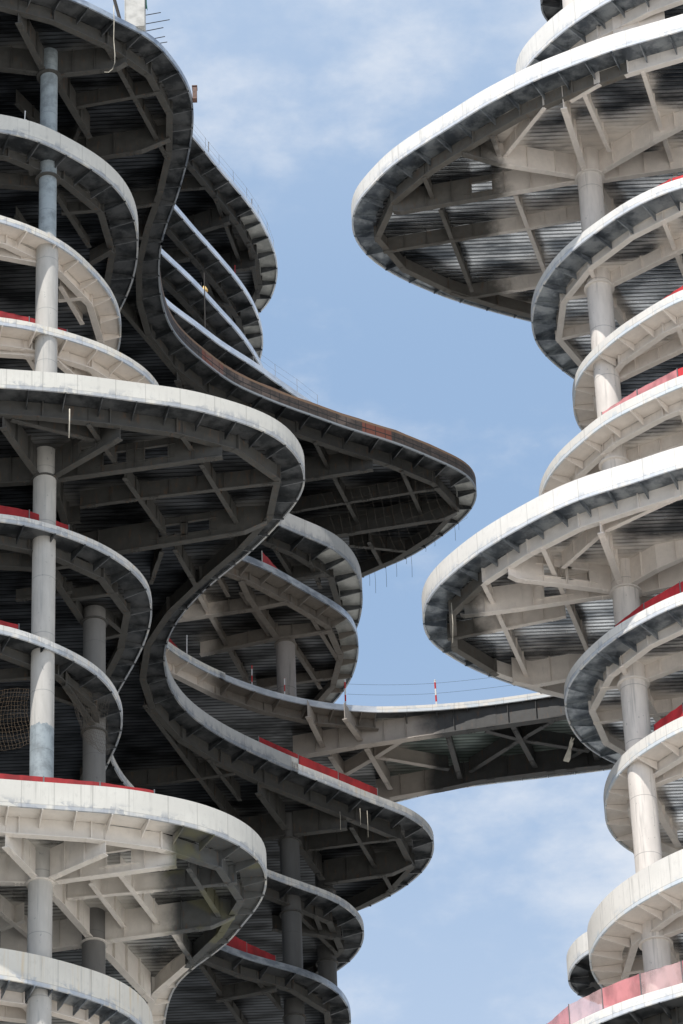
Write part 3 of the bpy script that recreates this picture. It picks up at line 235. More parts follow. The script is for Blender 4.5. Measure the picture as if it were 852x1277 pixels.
def ground_mat():
    """unseen ground: pale in front, darkened at left and behind to cut bounce light"""
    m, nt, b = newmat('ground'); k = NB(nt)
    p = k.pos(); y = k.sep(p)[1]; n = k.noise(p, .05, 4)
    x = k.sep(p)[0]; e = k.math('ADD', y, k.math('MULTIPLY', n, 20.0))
    f = k.math('MULTIPLY', k.ramp(e, 165, 185), k.ramp(k.math('SUBTRACT', x, k.math('MULTIPLY', k.math('SUBTRACT', y, 190.0), .05)), 8, -2))  # dark zone added to keep bounce light off the rear undersides
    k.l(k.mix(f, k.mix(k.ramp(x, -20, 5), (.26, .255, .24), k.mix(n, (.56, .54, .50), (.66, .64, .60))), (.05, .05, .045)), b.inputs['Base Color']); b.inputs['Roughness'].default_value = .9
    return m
CREAM = (.74, .67, .60); GREYSP = (.30, .285, .26)
M = dict(
    conc=concrete('edge_concrete', (.63, .615, .565), (.26, .28, .31), .4),
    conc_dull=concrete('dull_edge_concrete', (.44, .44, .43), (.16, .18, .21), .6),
    conc_white=concrete('white_edge_concrete', (.88, .86, .82), (.46, .50, .56), .2),
    conc_clean=concrete('clean_edge_concrete', (.84, .81, .76), (.50, .56, .62), .1, 1.3),
    conc_warm=concrete('stained_edge_concrete', (.72, .69, .62), (.33, .37, .43), .5, 1.6, (.62, .47, .26)),
    conc_patch=concrete('patched_edge_concrete', (.66, .65, .62), (.28, .31, .35), .55, 1.3, (.60, .42, .22)),
    galv=galvanised('galvanised_edge', (.30, .34, .40), (.62, .66, .70)),
    galv_bright=galvanised('bright_galvanised_edge', (.62, .67, .74), (.85, .88, .92), .45, .4),
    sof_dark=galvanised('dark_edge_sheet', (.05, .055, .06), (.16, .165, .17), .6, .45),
    sof_lit=galvanised('lit_edge_sheet', (.34, .345, .33), (.56, .56, .53), .3, .5),  # lighter copy for the rear rims, light put into the colour
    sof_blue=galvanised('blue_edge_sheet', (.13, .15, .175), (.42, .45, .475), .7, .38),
    rust=formwork('rusty_formwork'),
    st_left=steel('grey_steel', GREYSP, (.074, .072, .067), 'bare'),
    st_dark=steel('dark_steel', GREYSP, (.05, .05, .048), 'bare'),
    st_c2=steel('front_sprayed_steel', CREAM, (.20, .178, .155), 'left', -7.2),
    dk_c2=deck('front_sprayed_decking', (.035, .035, .035), (.32, .32, .32), .75, (.60, .55, .49), .3, 'left', -7.2),
    st_cream=steel('sprayed_steel', CREAM, (.2, .2, .19), 'all'),
    st_mid=steel('half_sprayed_rear_steel', (.42, .375, .335), (.16, .155, .145), 'all'),
    st_r=steel('part_sprayed_steel', (.82, .75, .685), (.13, .122, .11), 'right', 8.9),
    st_r5=steel('lower_canopy_steel', (.82, .75, .685), (.13, .122, .11), 'right', 6.5),
    st_bare_r=steel('bare_canopy_steel', (.80, .745, .69), (.15, .14, .125), 'bare'),
    st_spray_r=steel('sprayed_canopy_steel', (.80, .745, .69), (.1, .1, .1), 'all'),
    st_cream8=steel('sprayed_front_steel', (.74, .69, .63), (.1, .1, .1), 'all'),
    st_l8=steel('yellow_primed_steel', (.74, .69, .63), (.10, .104, .104), 'left', -8.2, (.17, .165, .085)),
    st_br=steel('bridge_steel', (.46, .41, .365), (.075, .075, .075), 'left', 4.2),
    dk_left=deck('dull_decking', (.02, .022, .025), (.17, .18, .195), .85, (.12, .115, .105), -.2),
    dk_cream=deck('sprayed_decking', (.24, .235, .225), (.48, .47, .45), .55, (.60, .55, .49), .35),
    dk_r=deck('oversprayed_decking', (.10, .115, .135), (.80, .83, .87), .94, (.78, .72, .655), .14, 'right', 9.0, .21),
    dk_l8=deck('l_decking', (.12, .13, .135), (.72, .74, .75), .92, (.60, .57, .52), .0, 'left', -9.2, .24),
    dk_br=deck('bridge_decking', (.16, .20, .18), (.42, .48, .45), .6, (.42, .38, .34), .0, 'left', 4.0),
    slab=plain('slab_concrete', (.42, .41, .39), .85),
    red=netting('shaded_red_sheet', (.34, .016, .02), 1.0),  # darker copy of the sheet, shade put into the colour
    red_lit=netting('sunlit_red_sheet', (.62, .035, .045), 1.0),  # lighter copy of the sheet, sunlight put into the colour
    red_thin=netting('thin_red_sheet', (.85, .34, .36), .6),
    pink=netting('clear_sheet', (.86, .56, .56), .42),
    steel_thin=plain('thin_steel', (.22, .22, .22), .5, .5),
    rope=plain('rope', (.52, .48, .40), .9),
    dark_rope=plain('dark_rope', (.05, .05, .05), .9),
    net=plain('net_twine', (.30, .22, .15), .9),
    net_dark=plain('dark_net_twine', (.10, .085, .07), .9),
    stripe=striped('red_white_stripes'),
    white=plain('white_paint', (.8, .8, .8), .5),
    box=plain('box_rust', (.16, .085, .065), .7, 0, .4, 4),
    green=plain('green_sheet', (.02, .16, .10), .8),
    rebar=plain('rebar', (.05, .045, .042), .7, .4),
    lamp=plain('yellow_lamp', (.75, .50, .16), .5), 
    core=plain('core_concrete', (.24, .235, .22), .85, 0, .3, .4),
    colwall=plain('raw_concrete', (.55, .54, .51), .85, 0, .3, 1.5),
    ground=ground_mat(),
)

# ------------------------------------------------------------------ object helpers
def tag(o, label=None, cat=None, group=None, kind=None):
    for k, v in (('label', label), ('category', cat), ('group', group), ('kind', kind)):
        if v: o[k] = v
    return o
def thing(name, loc, label, cat, group=None):
    o = bpy.data.objects.new(name, None); COL.objects.link(o); o.location = loc; o.empty_display_size = .5
    return tag(o, label, cat, group)
WORLD = {}
def worldloc(o): return WORLD.get(o.name, Vector((0, 0, 0)))
class MB:
    def __init__(s): s.v = []; s.f = []; s.uv = None
    def add(s, vs, fs):
        b = len(s.v); s.v.extend(vs); s.f.extend(tuple(i + b for i in f) for f in fs)
    def box(s, c, sx, sy, sz):
        x, y, z = c
        vs = [(x + a * sx / 2, y + b * sy / 2, z + d * sz / 2) for a in (-1, 1) for b in (-1, 1) for d in (-1, 1)]
        s.add(vs, [(0, 1, 3, 2), (4, 6, 7, 5), (0, 4, 5, 1), (2, 3, 7, 6), (0, 2, 6, 4), (1, 5, 7, 3)])
    def sweep(s, pts, hw, zb, zt):
        """box section swept along a plan path: pts 2D, half width, bottom and top heights per point"""
        n = len(pts); L = []; 
        for i in range(n):
            a = Vector(pts[max(i - 1, 0)]); c = Vector(pts[min(i + 1, n - 1)]); d = (c - a).normalized(); nn = Vector((-d.y, d.x))
            p = Vector(pts[i]); L.append((p + nn * hw, p - nn * hw))
        vs = []
        for i in range(n):
            (l, r) = L[i]; vs += [(l.x, l.y, zb[i]), (r.x, r.y, zb[i]), (r.x, r.y, zt[i]), (l.x, l.y, zt[i])]
        fs = [(0, 1, 2, 3), tuple(4 * (n - 1) + j for j in (3, 2, 1, 0))]
        for i in range(n - 1):
            a = 4 * i; b = a + 4
            for j in range(4): fs.append((a + j, b + j, b + (j + 1) % 4, a + (j + 1) % 4))
        s.add(vs, fs)
    def tube(s, pts, r, n=5):
        P = [Vector(p) for p in pts]; vs = []
        for i, p in enumerate(P):
            d = (P[min(i + 1, len(P) - 1)] - P[max(i - 1, 0)]).normalized()
            up = Vector((0, 0, 1)) if abs(d.z) < .9 else Vector((1, 0, 0))
            a = d.cross(up).normalized(); b = d.cross(a)
            rr = r[i] if isinstance(r, (list, tuple)) else r
            vs += [tuple(p + a * math.cos(2 * math.pi * j / n) * rr + b * math.sin(2 * math.pi * j / n) * rr) for j in range(n)]
        fs = []
        for i in range(len(P) - 1):
            for j in range(n): fs.append((i * n + j, i * n + (j + 1) % n, (i + 1) * n + (j + 1) % n, (i + 1) * n + j))
        fs += [tuple(range(n - 1, -1, -1)), tuple((len(P) - 1) * n + j for j in range(n))]
        s.add(vs, fs)
    def build(s, name, mat, parent=None, origin=None, smooth=False, rootloc=None):
        """link as one mesh; vertices given in world space, stored relative to the parent's origin"""
        o0 = Vector(rootloc) if rootloc is not None else Vector((0, 0, 0))
        org = Vector(origin) if origin is not None else o0
        me = bpy.data.meshes.new(name)
        me.from_pydata([tuple(Vector(v) - org) for v in s.v], [], s.f)
        if s.uv:
            l = me.uv_layers.new(name='UVMap')
            for p in me.polygons:
                for li in p.loop_indices: l.data[li].uv = s.uv[me.loops[li].vertex_index]
        me.materials.append(mat); me.validate(); me.update()
        if smooth: me.polygons.foreach_set('use_smooth', [True] * len(me.polygons))
        o = bpy.data.objects.new(name, me); COL.objects.link(o)
        if parent: o.parent = parent; o.location = org - o0
        else: o.location = org
        return o

def spline(P, step=.35):
    P = [Vector(p) for p in P]; P = [P[0] * 2 - P[1]] + P + [P[-1] * 2 - P[-2]]
    out = []; idx = []
    for i in range(1, len(P) - 2):
        p0, p1, p2, p3 = P[i - 1:i + 3]
        t0 = 0.; t1 = t0 + max((p1 - p0).length, 1e-4) ** .5; t2 = t1 + max((p2 - p1).length, 1e-4) ** .5; t3 = t2 + max((p3 - p2).length, 1e-4) ** .5
        n = max(2, int((p2 - p1).length / step))
        for j in range(n):
            t = t1 + (t2 - t1) * j / n
            A1 = p0 * ((t1 - t) / (t1 - t0)) + p1 * ((t - t0) / (t1 - t0)); A2 = p1 * ((t2 - t) / (t2 - t1)) + p2 * ((t - t1) / (t2 - t1)); A3 = p2 * ((t3 - t) / (t3 - t2)) + p3 * ((t - t2) / (t3 - t2))
            B1 = A1 * ((t2 - t) / (t2 - t0)) + A2 * ((t - t0) / (t2 - t0)); B2 = A2 * ((t3 - t) / (t3 - t1)) + A3 * ((t - t1) / (t3 - t1))
            out.append(B1 * ((t2 - t) / (t2 - t1)) + B2 * ((t - t1) / (t2 - t1))); idx.append(i - 1 + j / n)
    out.append(P[-2]); idx.append(len(P) - 3.0)
    # light smoothing of hand-traced wobble
    for _ in range(6):
        out = [out[0]] + [(out[i - 1] + out[i] * 2 + out[i + 1]) / 4 for i in range(1, len(out) - 1)] + [out[-1]]
    return out, idx
def resample(P, step):
    L = [0.]
    for a, b in zip(P, P[1:]): L.append(L[-1] + (b - a).length)
    n = max(1, round(L[-1] / step)); out = []; j = 0
    for i in range(n + 1):
        s = L[-1] * i / n
        while j < len(L) - 2 and L[j + 1] < s: j += 1
        f = (s - L[j]) / max(L[j + 1] - L[j], 1e-6); out.append(P[j].lerp(P[j + 1], min(1, f)))
    return out
def normals(P, sign):
    N = []
    for i in range(len(P)):
        d = (P[min(i + 1, len(P) - 1)] - P[max(i - 1, 0)]).normalized(); N.append(Vector((-d.y, d.x)) * sign)
    for _ in range(3):
        N = [N[0]] + [(N[i - 1] + N[i] + N[i + 1]).normalized() for i in range(1, len(N) - 1)] + [N[-1]]
    return N
def area2(P): return sum(P[i].x * P[(i + 1) % len(P)].y - P[(i + 1) % len(P)].x * P[i].y for i in range(len(P)))
def poly_faces(P2, z):
    tri = tessellate_polygon([[Vector((p.x, p.y, 0)) for p in P2]])
    return [(p.x, p.y, z) for p in P2], [tuple(t) for t in tri]

def inside(x, y, R):
    c = False; j = len(R) - 1
    for i in range(len(R)):
        a, b = R[i], R[j]
        if (a.y > y) != (b.y > y) and x < (b.x - a.x) * (y - a.y) / (b.y - a.y) + a.x: c = not c
        j = i
    return c
def clip_in(pts, R):
    """longest stretch of a beam path that lies inside the ring"""
    S = []
    for a, b in zip(pts, pts[1:]):
        n = max(2, int(math.dist(a[:2], b[:2]) / .1))
        S += [(tuple(a[k] + (b[k] - a[k]) * i / n for k in range(3)), i == 0) for i in range(n)]
    S.append((pts[-1], True))
    best = []; cur = []
    for p in S + [None]:
        if p and inside(p[0][0], p[0][1], R): cur.append(p)
        else:
            if len(cur) > len(best): best = cur
            cur = []
    if len(best) < 8: return None
    return [q for i, (q, key) in enumerate(best) if key or i in (0, len(best) - 1)]
def i_beam(pts, ztop, wf, holes=0, stiff=1.6, tf=.05):
    """welded I-beam on a plan path; each point carries its own bottom depth"""
    m = MB(); P = [(p[0], p[1]) for p in pts]; zb = [ztop_ for ztop_ in [p[2] for p in pts]]
    n = len(P)
    segs = [(Vector(P[i]), Vector(P[i + 1]), zb[i], zb[i + 1]) for i in range(n - 1)]
    m.sweep(P, wf / 2, zb, [z + tf for z in zb])
    li = max(range(len(segs)), key=lambda i: (segs[i][1] - segs[i][0]).length)
    for si, (a, b, za, zc) in enumerate(segs):
        L = (b - a).length
        if L < .3: continue
        d = (b - a) / L
        def zz(t): return za + (zc - za) * t + tf
        cuts = []
        if holes and si == li and L > 4:
            for h in range(holes):
                c = L * ((.38, .62) if holes == 2 else (.55,))[h]; cuts.append((c - .55, c + .55))
        t = 0.
        spans = []
        for c0, c1 in cuts: spans.append((t, c0, 0)); spans.append((c0, c1, 1)); t = c1
        spans.append((t, L, 0))
        for s0, s1, hole in spans:
            q = [tuple(a + d * s0), tuple(a + d * s1)]
            b0, b1 = zz(s0 / L), zz(s1 / L)
            if not hole: m.sweep(q, .016, [b0, b1], [ztop, ztop])
            else:
                h0 = b0 + (ztop - b0) * .28; h1 = b0 + (ztop - b0) * .74
                m.sweep(q, .016, [b0, b1], [h0, h0]); m.sweep(q, .016, [h1, h1], [ztop, ztop])
                q2 = [tuple(a + d * (s0 - .35)), tuple(a + d * (s1 + .35))]
                m.sweep(q2, .07, [h0 - .03, h0 - .03], [h0 + .012, h0 + .012]); m.sweep(q2, .07, [h1 - .012, h1 - .012], [h1 + .03, h1 + .03])
                for s in (s0 - .02, s1 + .02):
                    p = a + d * s; m.sweep([tuple(p - d * .02), tuple(p + d * .02)], .085, [b0 + .002, b0 + .002], [ztop - .004, ztop - .004])
        if L > 2.6:
            for s_ in (.55, L - .55):            # bolted splice plates under the flange
                p = a + d * s_; z0 = za + (zc - za) * s_ / L
                m.sweep([tuple(p - d * .24), tuple(p + d * .24)], wf * .42, [z0 - .024] * 2, [z0 - .002] * 2)
                for bu in (-.16, 0, .16):
                    for bv in (-.28, .28):
                        bp_ = p + d * bu + Vector((-d.y, d.x)) * wf * bv; m.box((bp_.x, bp_.y, z0 - .04), .045, .045, .03)
                m.sweep([tuple(p - d * .3), tuple(p + d * .3)], .035, [z0 + tf + .12] * 2, [ztop - .16] * 2)
        k = int(L / stiff)
        for j in range(1, k + 1):
            s = L * j / (k + 1)
            if any(c0 - .3 < s < c1 + .3 for c0, c1 in cuts): continue
            p = a + d * s; z0 = zz(s / L)
            m.sweep([tuple(p - d * .012), tuple(p + d * .012)], wf * .44, [z0 + .001] * 2, [ztop - .003] * 2)
    return m

# plate styles: [(first trace index, last, height, material)], overhang, soffit material, steel, deck
def st(h, fm, so, sm, dm, ov=1.1, segs=None, rib=1.35, rim=None): return dict(h=h, fm=fm, so=so, sm=sm, dm=dm, ov=ov, segs=segs, rib=rib, rim=rim)
STYLE = {
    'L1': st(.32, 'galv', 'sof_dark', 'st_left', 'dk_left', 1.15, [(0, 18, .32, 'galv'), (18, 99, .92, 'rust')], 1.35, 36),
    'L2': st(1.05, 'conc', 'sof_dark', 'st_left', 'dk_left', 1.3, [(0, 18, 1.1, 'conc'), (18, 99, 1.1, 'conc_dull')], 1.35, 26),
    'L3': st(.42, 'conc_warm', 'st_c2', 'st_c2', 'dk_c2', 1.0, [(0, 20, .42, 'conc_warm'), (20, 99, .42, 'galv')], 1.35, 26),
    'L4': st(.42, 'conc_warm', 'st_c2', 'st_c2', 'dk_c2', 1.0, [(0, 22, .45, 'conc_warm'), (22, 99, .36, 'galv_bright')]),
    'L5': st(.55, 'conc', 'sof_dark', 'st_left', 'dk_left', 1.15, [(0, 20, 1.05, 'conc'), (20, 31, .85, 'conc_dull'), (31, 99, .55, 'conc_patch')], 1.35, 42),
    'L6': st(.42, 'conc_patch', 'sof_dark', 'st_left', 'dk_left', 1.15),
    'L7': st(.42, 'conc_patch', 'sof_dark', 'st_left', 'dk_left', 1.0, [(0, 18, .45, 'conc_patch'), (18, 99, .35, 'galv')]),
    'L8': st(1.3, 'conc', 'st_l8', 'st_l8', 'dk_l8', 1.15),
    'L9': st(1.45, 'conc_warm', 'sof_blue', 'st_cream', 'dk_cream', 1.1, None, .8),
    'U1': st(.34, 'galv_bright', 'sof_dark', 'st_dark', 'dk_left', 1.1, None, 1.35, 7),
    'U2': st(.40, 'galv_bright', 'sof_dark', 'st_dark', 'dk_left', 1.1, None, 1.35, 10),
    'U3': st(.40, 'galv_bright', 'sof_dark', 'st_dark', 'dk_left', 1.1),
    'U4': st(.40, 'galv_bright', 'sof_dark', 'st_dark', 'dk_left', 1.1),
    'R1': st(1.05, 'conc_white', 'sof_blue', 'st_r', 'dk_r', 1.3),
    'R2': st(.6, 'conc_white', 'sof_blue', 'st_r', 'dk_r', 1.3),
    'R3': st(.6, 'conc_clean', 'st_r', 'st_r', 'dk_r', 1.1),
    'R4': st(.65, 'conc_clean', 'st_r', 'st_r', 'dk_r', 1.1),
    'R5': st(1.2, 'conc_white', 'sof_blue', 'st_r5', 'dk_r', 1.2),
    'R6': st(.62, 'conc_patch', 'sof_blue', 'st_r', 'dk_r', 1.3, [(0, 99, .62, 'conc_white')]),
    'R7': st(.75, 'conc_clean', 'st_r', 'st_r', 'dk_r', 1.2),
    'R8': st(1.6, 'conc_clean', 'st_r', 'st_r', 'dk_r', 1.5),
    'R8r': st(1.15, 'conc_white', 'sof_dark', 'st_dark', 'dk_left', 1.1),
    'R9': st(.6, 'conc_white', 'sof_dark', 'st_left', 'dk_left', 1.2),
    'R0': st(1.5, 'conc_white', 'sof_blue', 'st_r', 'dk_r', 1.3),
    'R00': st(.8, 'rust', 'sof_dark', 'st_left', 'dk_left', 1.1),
}
CAPS = {'office_tower': [(*COLS['left'][0], .62, 150), (*COLS['left'][1], .62, 109), (*COLS['left'][2], .62, 114), (*COLS['left'][3], .6, 114), (*UPCOL, .62, 126)], 'office_tower.001': [(*COLS['right'][0], .78, 152)]}
SPLIT = {'st_r': (8.2, 1, 'st_bare_r', 'st_spray_r'), 'st_r5': (6.5, 1, 'st_bare_r', 'st_spray_r'), 'st_l8': (-8.4, -1, 'st_l8', 'st_cream8')}
RIM_START = {'R1': 15.0, 'R5': 7.0, 'R2': 8.0}
def pick(key, sm, x, edge=False):
    """sprayed or still bare, member by member"""
    if sm not in SPLIT: return sm
    x0, sg, bare, spray = SPLIT[sm]
    if edge and key in RIM_START: x0 = RIM_START[key]
    return spray if (x - x0) * sg > 0 else bare
PLATE = {}
EDGE = {}    # outline samples of each plate: used to stand things on its edge
def build_plate(key, tower, rootloc):
    d = PLATES[key]; s = STYLE[key]; z = d['z']
    P, idx = spline(d['pts']); idx = [i - 1 for i in idx]     # the first point lies beyond the traced edge
    closed = [Vector(p) for p in d['close']]
    sign = 1 if area2(P + closed) > 0 else -1           # inward normal
    N = normals(P, sign)
    ov = s['ov']; IN = [p + n * ov for p, n in zip(P, N)]
    EDGE[key] = (P, N, z, s)
    zd = z + .14
    hmin = min([g[2] for g in s['segs']] + [s['h']]) if s['segs'] else s['h']
    # the slab: top sheet and its hidden sides
    m = MB(); ring = [p + n * .05 for p, n in zip(P, N)] + closed
    v, f = poly_faces(ring, z + hmin - .03); m.add(v, f)
    plate = m.build('floor_plate', M['slab'], tower, rootloc=rootloc)
    PLATE[key] = plate
    def kid(mb, name, mat, smooth=False):
        return mb.build(name, M[mat], plate, rootloc=rootloc, smooth=smooth)
    # fascia: solid band round the edge, one mesh per finish
    S = [0.]
    for a, b in zip(P, P[1:]): S.append(S[-1] + (b - a).length)
    full = list(range(len(P)))
    for (i0, i1, h, fm) in (s['segs'] or [(0, 99, s['h'], s['fm'])]):
        ii = [i for i in full if (i0 <= idx[i] or i0 == 0) and idx[i] <= i1]
        if not ii: continue
        if ii[-1] + 1 < len(P): ii.append(ii[-1] + 1)
        m = MB(); m.uv = []
        for i in ii:
            p = P[i]; q = p + N[i] * .09
            m.v += [(p.x, p.y, z), (p.x, p.y, z + h), (q.x, q.y, z + h), (q.x, q.y, z)]
            m.uv += [(S[i], 0), (S[i], h), (S[i], h + .09), (S[i], -.09)]
        for j in range(len(ii) - 1):
            a = 4 * j; b = a + 4
            for t in range(4): m.f.append((a + t, b + t, b + (t + 1) % 4, a + (t + 1) % 4))
        m.f += [(0, 1, 2, 3), tuple(4 * (len(ii) - 1) + t for t in (3, 2, 1, 0))]
        kid(m, 'fascia', fm)
    # ribbed sheet under the overhang
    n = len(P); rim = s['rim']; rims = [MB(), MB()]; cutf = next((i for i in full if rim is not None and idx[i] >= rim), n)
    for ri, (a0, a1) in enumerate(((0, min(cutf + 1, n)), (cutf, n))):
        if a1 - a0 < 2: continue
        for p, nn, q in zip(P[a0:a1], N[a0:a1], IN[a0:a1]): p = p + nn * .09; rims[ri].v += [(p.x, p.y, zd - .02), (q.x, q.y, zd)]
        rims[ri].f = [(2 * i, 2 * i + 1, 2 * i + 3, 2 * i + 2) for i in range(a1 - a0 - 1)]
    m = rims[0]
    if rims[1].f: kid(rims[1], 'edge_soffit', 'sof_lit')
    acc = 0.
    for i in range(1, n):
        acc += (P[i] - P[i - 1]).length
        if acc >= s['rib']:
            acc = 0.; t = (P[min(i + 1, n - 1)] - P[i - 1]).normalized() * .022
            p0 = P[i] + N[i] * .0; p1 = P[i] + N[i] * (ov - .05)
            vs = []
            for sg in (-1, 1):
                a = p0 + N[i] * .092 + t * sg; b = p1 + t * sg
                vs += [(a.x, a.y, zd - .03), (a.x, a.y, z - .09), (b.x, b.y, z - .34), (b.x, b.y, zd - .03)]
            m.add(vs, [(0, 1, 2, 3), (7, 6, 5, 4), (0, 4, 5, 1), (1, 5, 6, 2), (2, 6, 7, 3)])
            a = P[i] + N[i] * .05; m.box((a.x, a.y, z - .03), .07, .07, .055)
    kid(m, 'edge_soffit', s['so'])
    # decking
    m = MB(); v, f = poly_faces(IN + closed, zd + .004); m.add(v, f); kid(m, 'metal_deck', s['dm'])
    # edge beam in straight facets
    fac = resample(IN, 3.1); de = d['de']
    fac = [p for p in fac]
    fn = normals(fac, sign)
    runs = {}
    for f in range(len(fac) - 1):
        runs.setdefault(pick(key, s['sm'], (fac[f].x + fac[f + 1].x) / 2, True), []).append(f)
    for mat_, fl in runs.items():
        groups = []
        for f in fl:
            if groups and groups[-1][-1] == f: groups[-1].append(f + 1)
            else: groups.append([f, f + 1])
        for g in groups:
            m = MB()
            q = [(fac[f].x, fac[f].y) for f in g]
            m.sweep(q, .02, [z - de + .05] * len(q), [zd - .01] * len(q))
            m.sweep(q, .17, [z - de] * len(q), [z - de + .05] * len(q))
            for f in g[1 if g[0] > 0 else 0:]:
                p = fac[f]; tt = Vector((-fn[f].y, fn[f].x)); m.sweep([tuple(p - tt * .03), tuple(p + tt * .03)], .165, [z - de + .055] * 2, [zd - .02] * 2)
                m.sweep([tuple(p - tt * .22), tuple(p + tt * .22)], .14, [z - de - .022] * 2, [z - de - .002] * 2)
            kid(m, 'edge_beam', mat_)
    # plates under the girders where they meet a column
    for (cx, cy, cr, top) in CAPS.get(tower.name, ()):
        if top < z or (top == 126 and z < 122) or not inside(cx, cy, IN + closed): continue
        m = MB(); nn_ = 36; zc = z - d['dg'] - .012
        vs = [(cx + cr * math.cos(2 * math.pi * a / nn_), cy + cr * math.sin(2 * math.pi * a / nn_), h) for h in (zc - .06, zc) for a in range(nn_)]
        m.add(vs, [(a, (a + 1) % nn_, nn_ + (a + 1) % nn_, nn_ + a) for a in range(nn_)] + [tuple(range(nn_ - 1, -1, -1)), tuple(range(nn_, 2 * nn_))])
        kid(m, 'collar_plate', pick(key, s['sm'], cx))
    # girders and cross beams
    INC = [p + n * (ov - .05) for p, n in zip(P, N)] + closed
    for bi, (kd, holes, pts) in enumerate(d['beams']):
        j = .006 * (bi % 9) + .003
        pp = clip_in([(x, y, z - dd + j) for x, y, dd in pts], INC)
        if not pp: continue
        m = i_beam(pp, zd - .004 - .002 * (bi % 7), (.32 if kd == 'g' else .22), holes)
        kid(m, 'girder' if kd == 'g' else 'beam', s['sm'])
    return plate

def edge_at(key, wp):
    P, N, z, s = EDGE[key]; w = Vector(wp[:2]); i = min(range(len(P)), key=lambda i: (P[i] - w).length); return i
def ledge(key):  # walking level on a plate
    P, N, z, s = EDGE[key]; return z + (min(g[2] for g in s['segs']) if s['segs'] else s['h']) - .03

def build_column(tower, rootloc, x, y, spans, mat, name='column'):
    """tubular column from the ground up: spans are (bottom, top, radius)"""
    m = MB(); n = 64
    prof = []
    for a, b, r in spans:
        k = max(1, int((b - a) / 6)); prof += [(a + (b - a) * i / k, r) for i in range(k + 1)]
    for zz, r in prof: m.v += [(x + r * math.cos(2 * math.pi * i / n), y + r * math.sin(2 * math.pi * i / n), zz) for i in range(n)]
    for q in range(len(prof) - 1):
        a = q * n
        m.f += [(a + i, a + (i + 1) % n, a + n + (i + 1) % n, a + n + i) for i in range(n)]
    o = m.build(name, mat, tower, rootloc=rootloc, smooth=True)
    o.data.set_sharp_from_angle(angle=math.radians(40))
    return o

# ------------------------------------------------------------------ ground
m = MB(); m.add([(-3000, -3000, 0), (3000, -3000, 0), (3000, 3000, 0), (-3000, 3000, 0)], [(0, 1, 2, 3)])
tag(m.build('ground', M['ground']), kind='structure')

# ------------------------------------------------------------------ towers
def tower(name, loc, label, keys, group=None):
    t = thing('office_tower', loc, label, 'tower')
    for k in keys: build_plate(k, t, loc)
    return t
lx, ly = COLS['left'][0]; rx, ry = COLS['right'][0]
LLOC = (lx, ly, 0); RLOC = (rx, ry, 0)
LT = tower('office_tower', LLOC, 'left unfinished tower of dark steel with wavy stacked floor plates and deep shadowed interior',
           ['L1', 'L2', 'L3', 'L4', 'L5', 'L6', 'L7', 'L8', 'L9', 'U1', 'U2', 'U3', 'U4'])
RT = tower('office_tower', RLOC, 'right unfinished tower of pale sprayed steel with sunlit white rounded floor edges',
           ['R1', 'R2', 'R3', 'R4', 'R5', 'R6', 'R7', 'R8', 'R8r', 'R9', 'R0', 'R00'])
SPRAY_COL = (.50, .482, .45)
cm1 = column_mat('front_column', SPRAY_COL, (.30, .345, .37), [(126.6, 400), (93.85, 98.9)], 1)
build_column(LT, LLOC, lx, ly, [(0, 126.1, .53), (126.15, 150, .425)], cm1)
cm2 = column_mat('shaded_column', (.17, .165, .157), (.2, .2, .2), [(200, 201)], 2)  # interior shade put into a darker column colour
cm3 = column_mat('shaded_rear_column', (.10, .098, .095), (.13, .13, .13), [(200, 201)], 3)  # rear columns, colour darkened further to deepen the shaded recess
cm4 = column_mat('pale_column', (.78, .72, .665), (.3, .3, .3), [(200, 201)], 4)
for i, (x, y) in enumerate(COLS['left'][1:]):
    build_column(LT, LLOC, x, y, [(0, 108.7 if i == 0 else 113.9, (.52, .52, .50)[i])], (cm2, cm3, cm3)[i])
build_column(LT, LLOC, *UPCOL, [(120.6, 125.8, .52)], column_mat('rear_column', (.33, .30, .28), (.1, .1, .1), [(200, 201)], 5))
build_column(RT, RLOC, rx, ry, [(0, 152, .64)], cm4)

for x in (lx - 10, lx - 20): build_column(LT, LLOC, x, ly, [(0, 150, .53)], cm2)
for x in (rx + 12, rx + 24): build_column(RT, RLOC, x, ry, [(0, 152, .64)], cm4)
# concrete cores added mostly beyond the edge of the picture, to block light inside
for t, loc, (cx, cy, sx, sy, zt) in ((LT, LLOC, (lx - 16, ly + 24, 14, 18, 166)), (RT, RLOC, (rx + 20, ry + 22, 14, 18, 158))):
    m = MB(); m.box((cx, cy, zt / 2), sx, sy, zt); m.build('added_core_wall', M['core'], t, rootloc=loc)

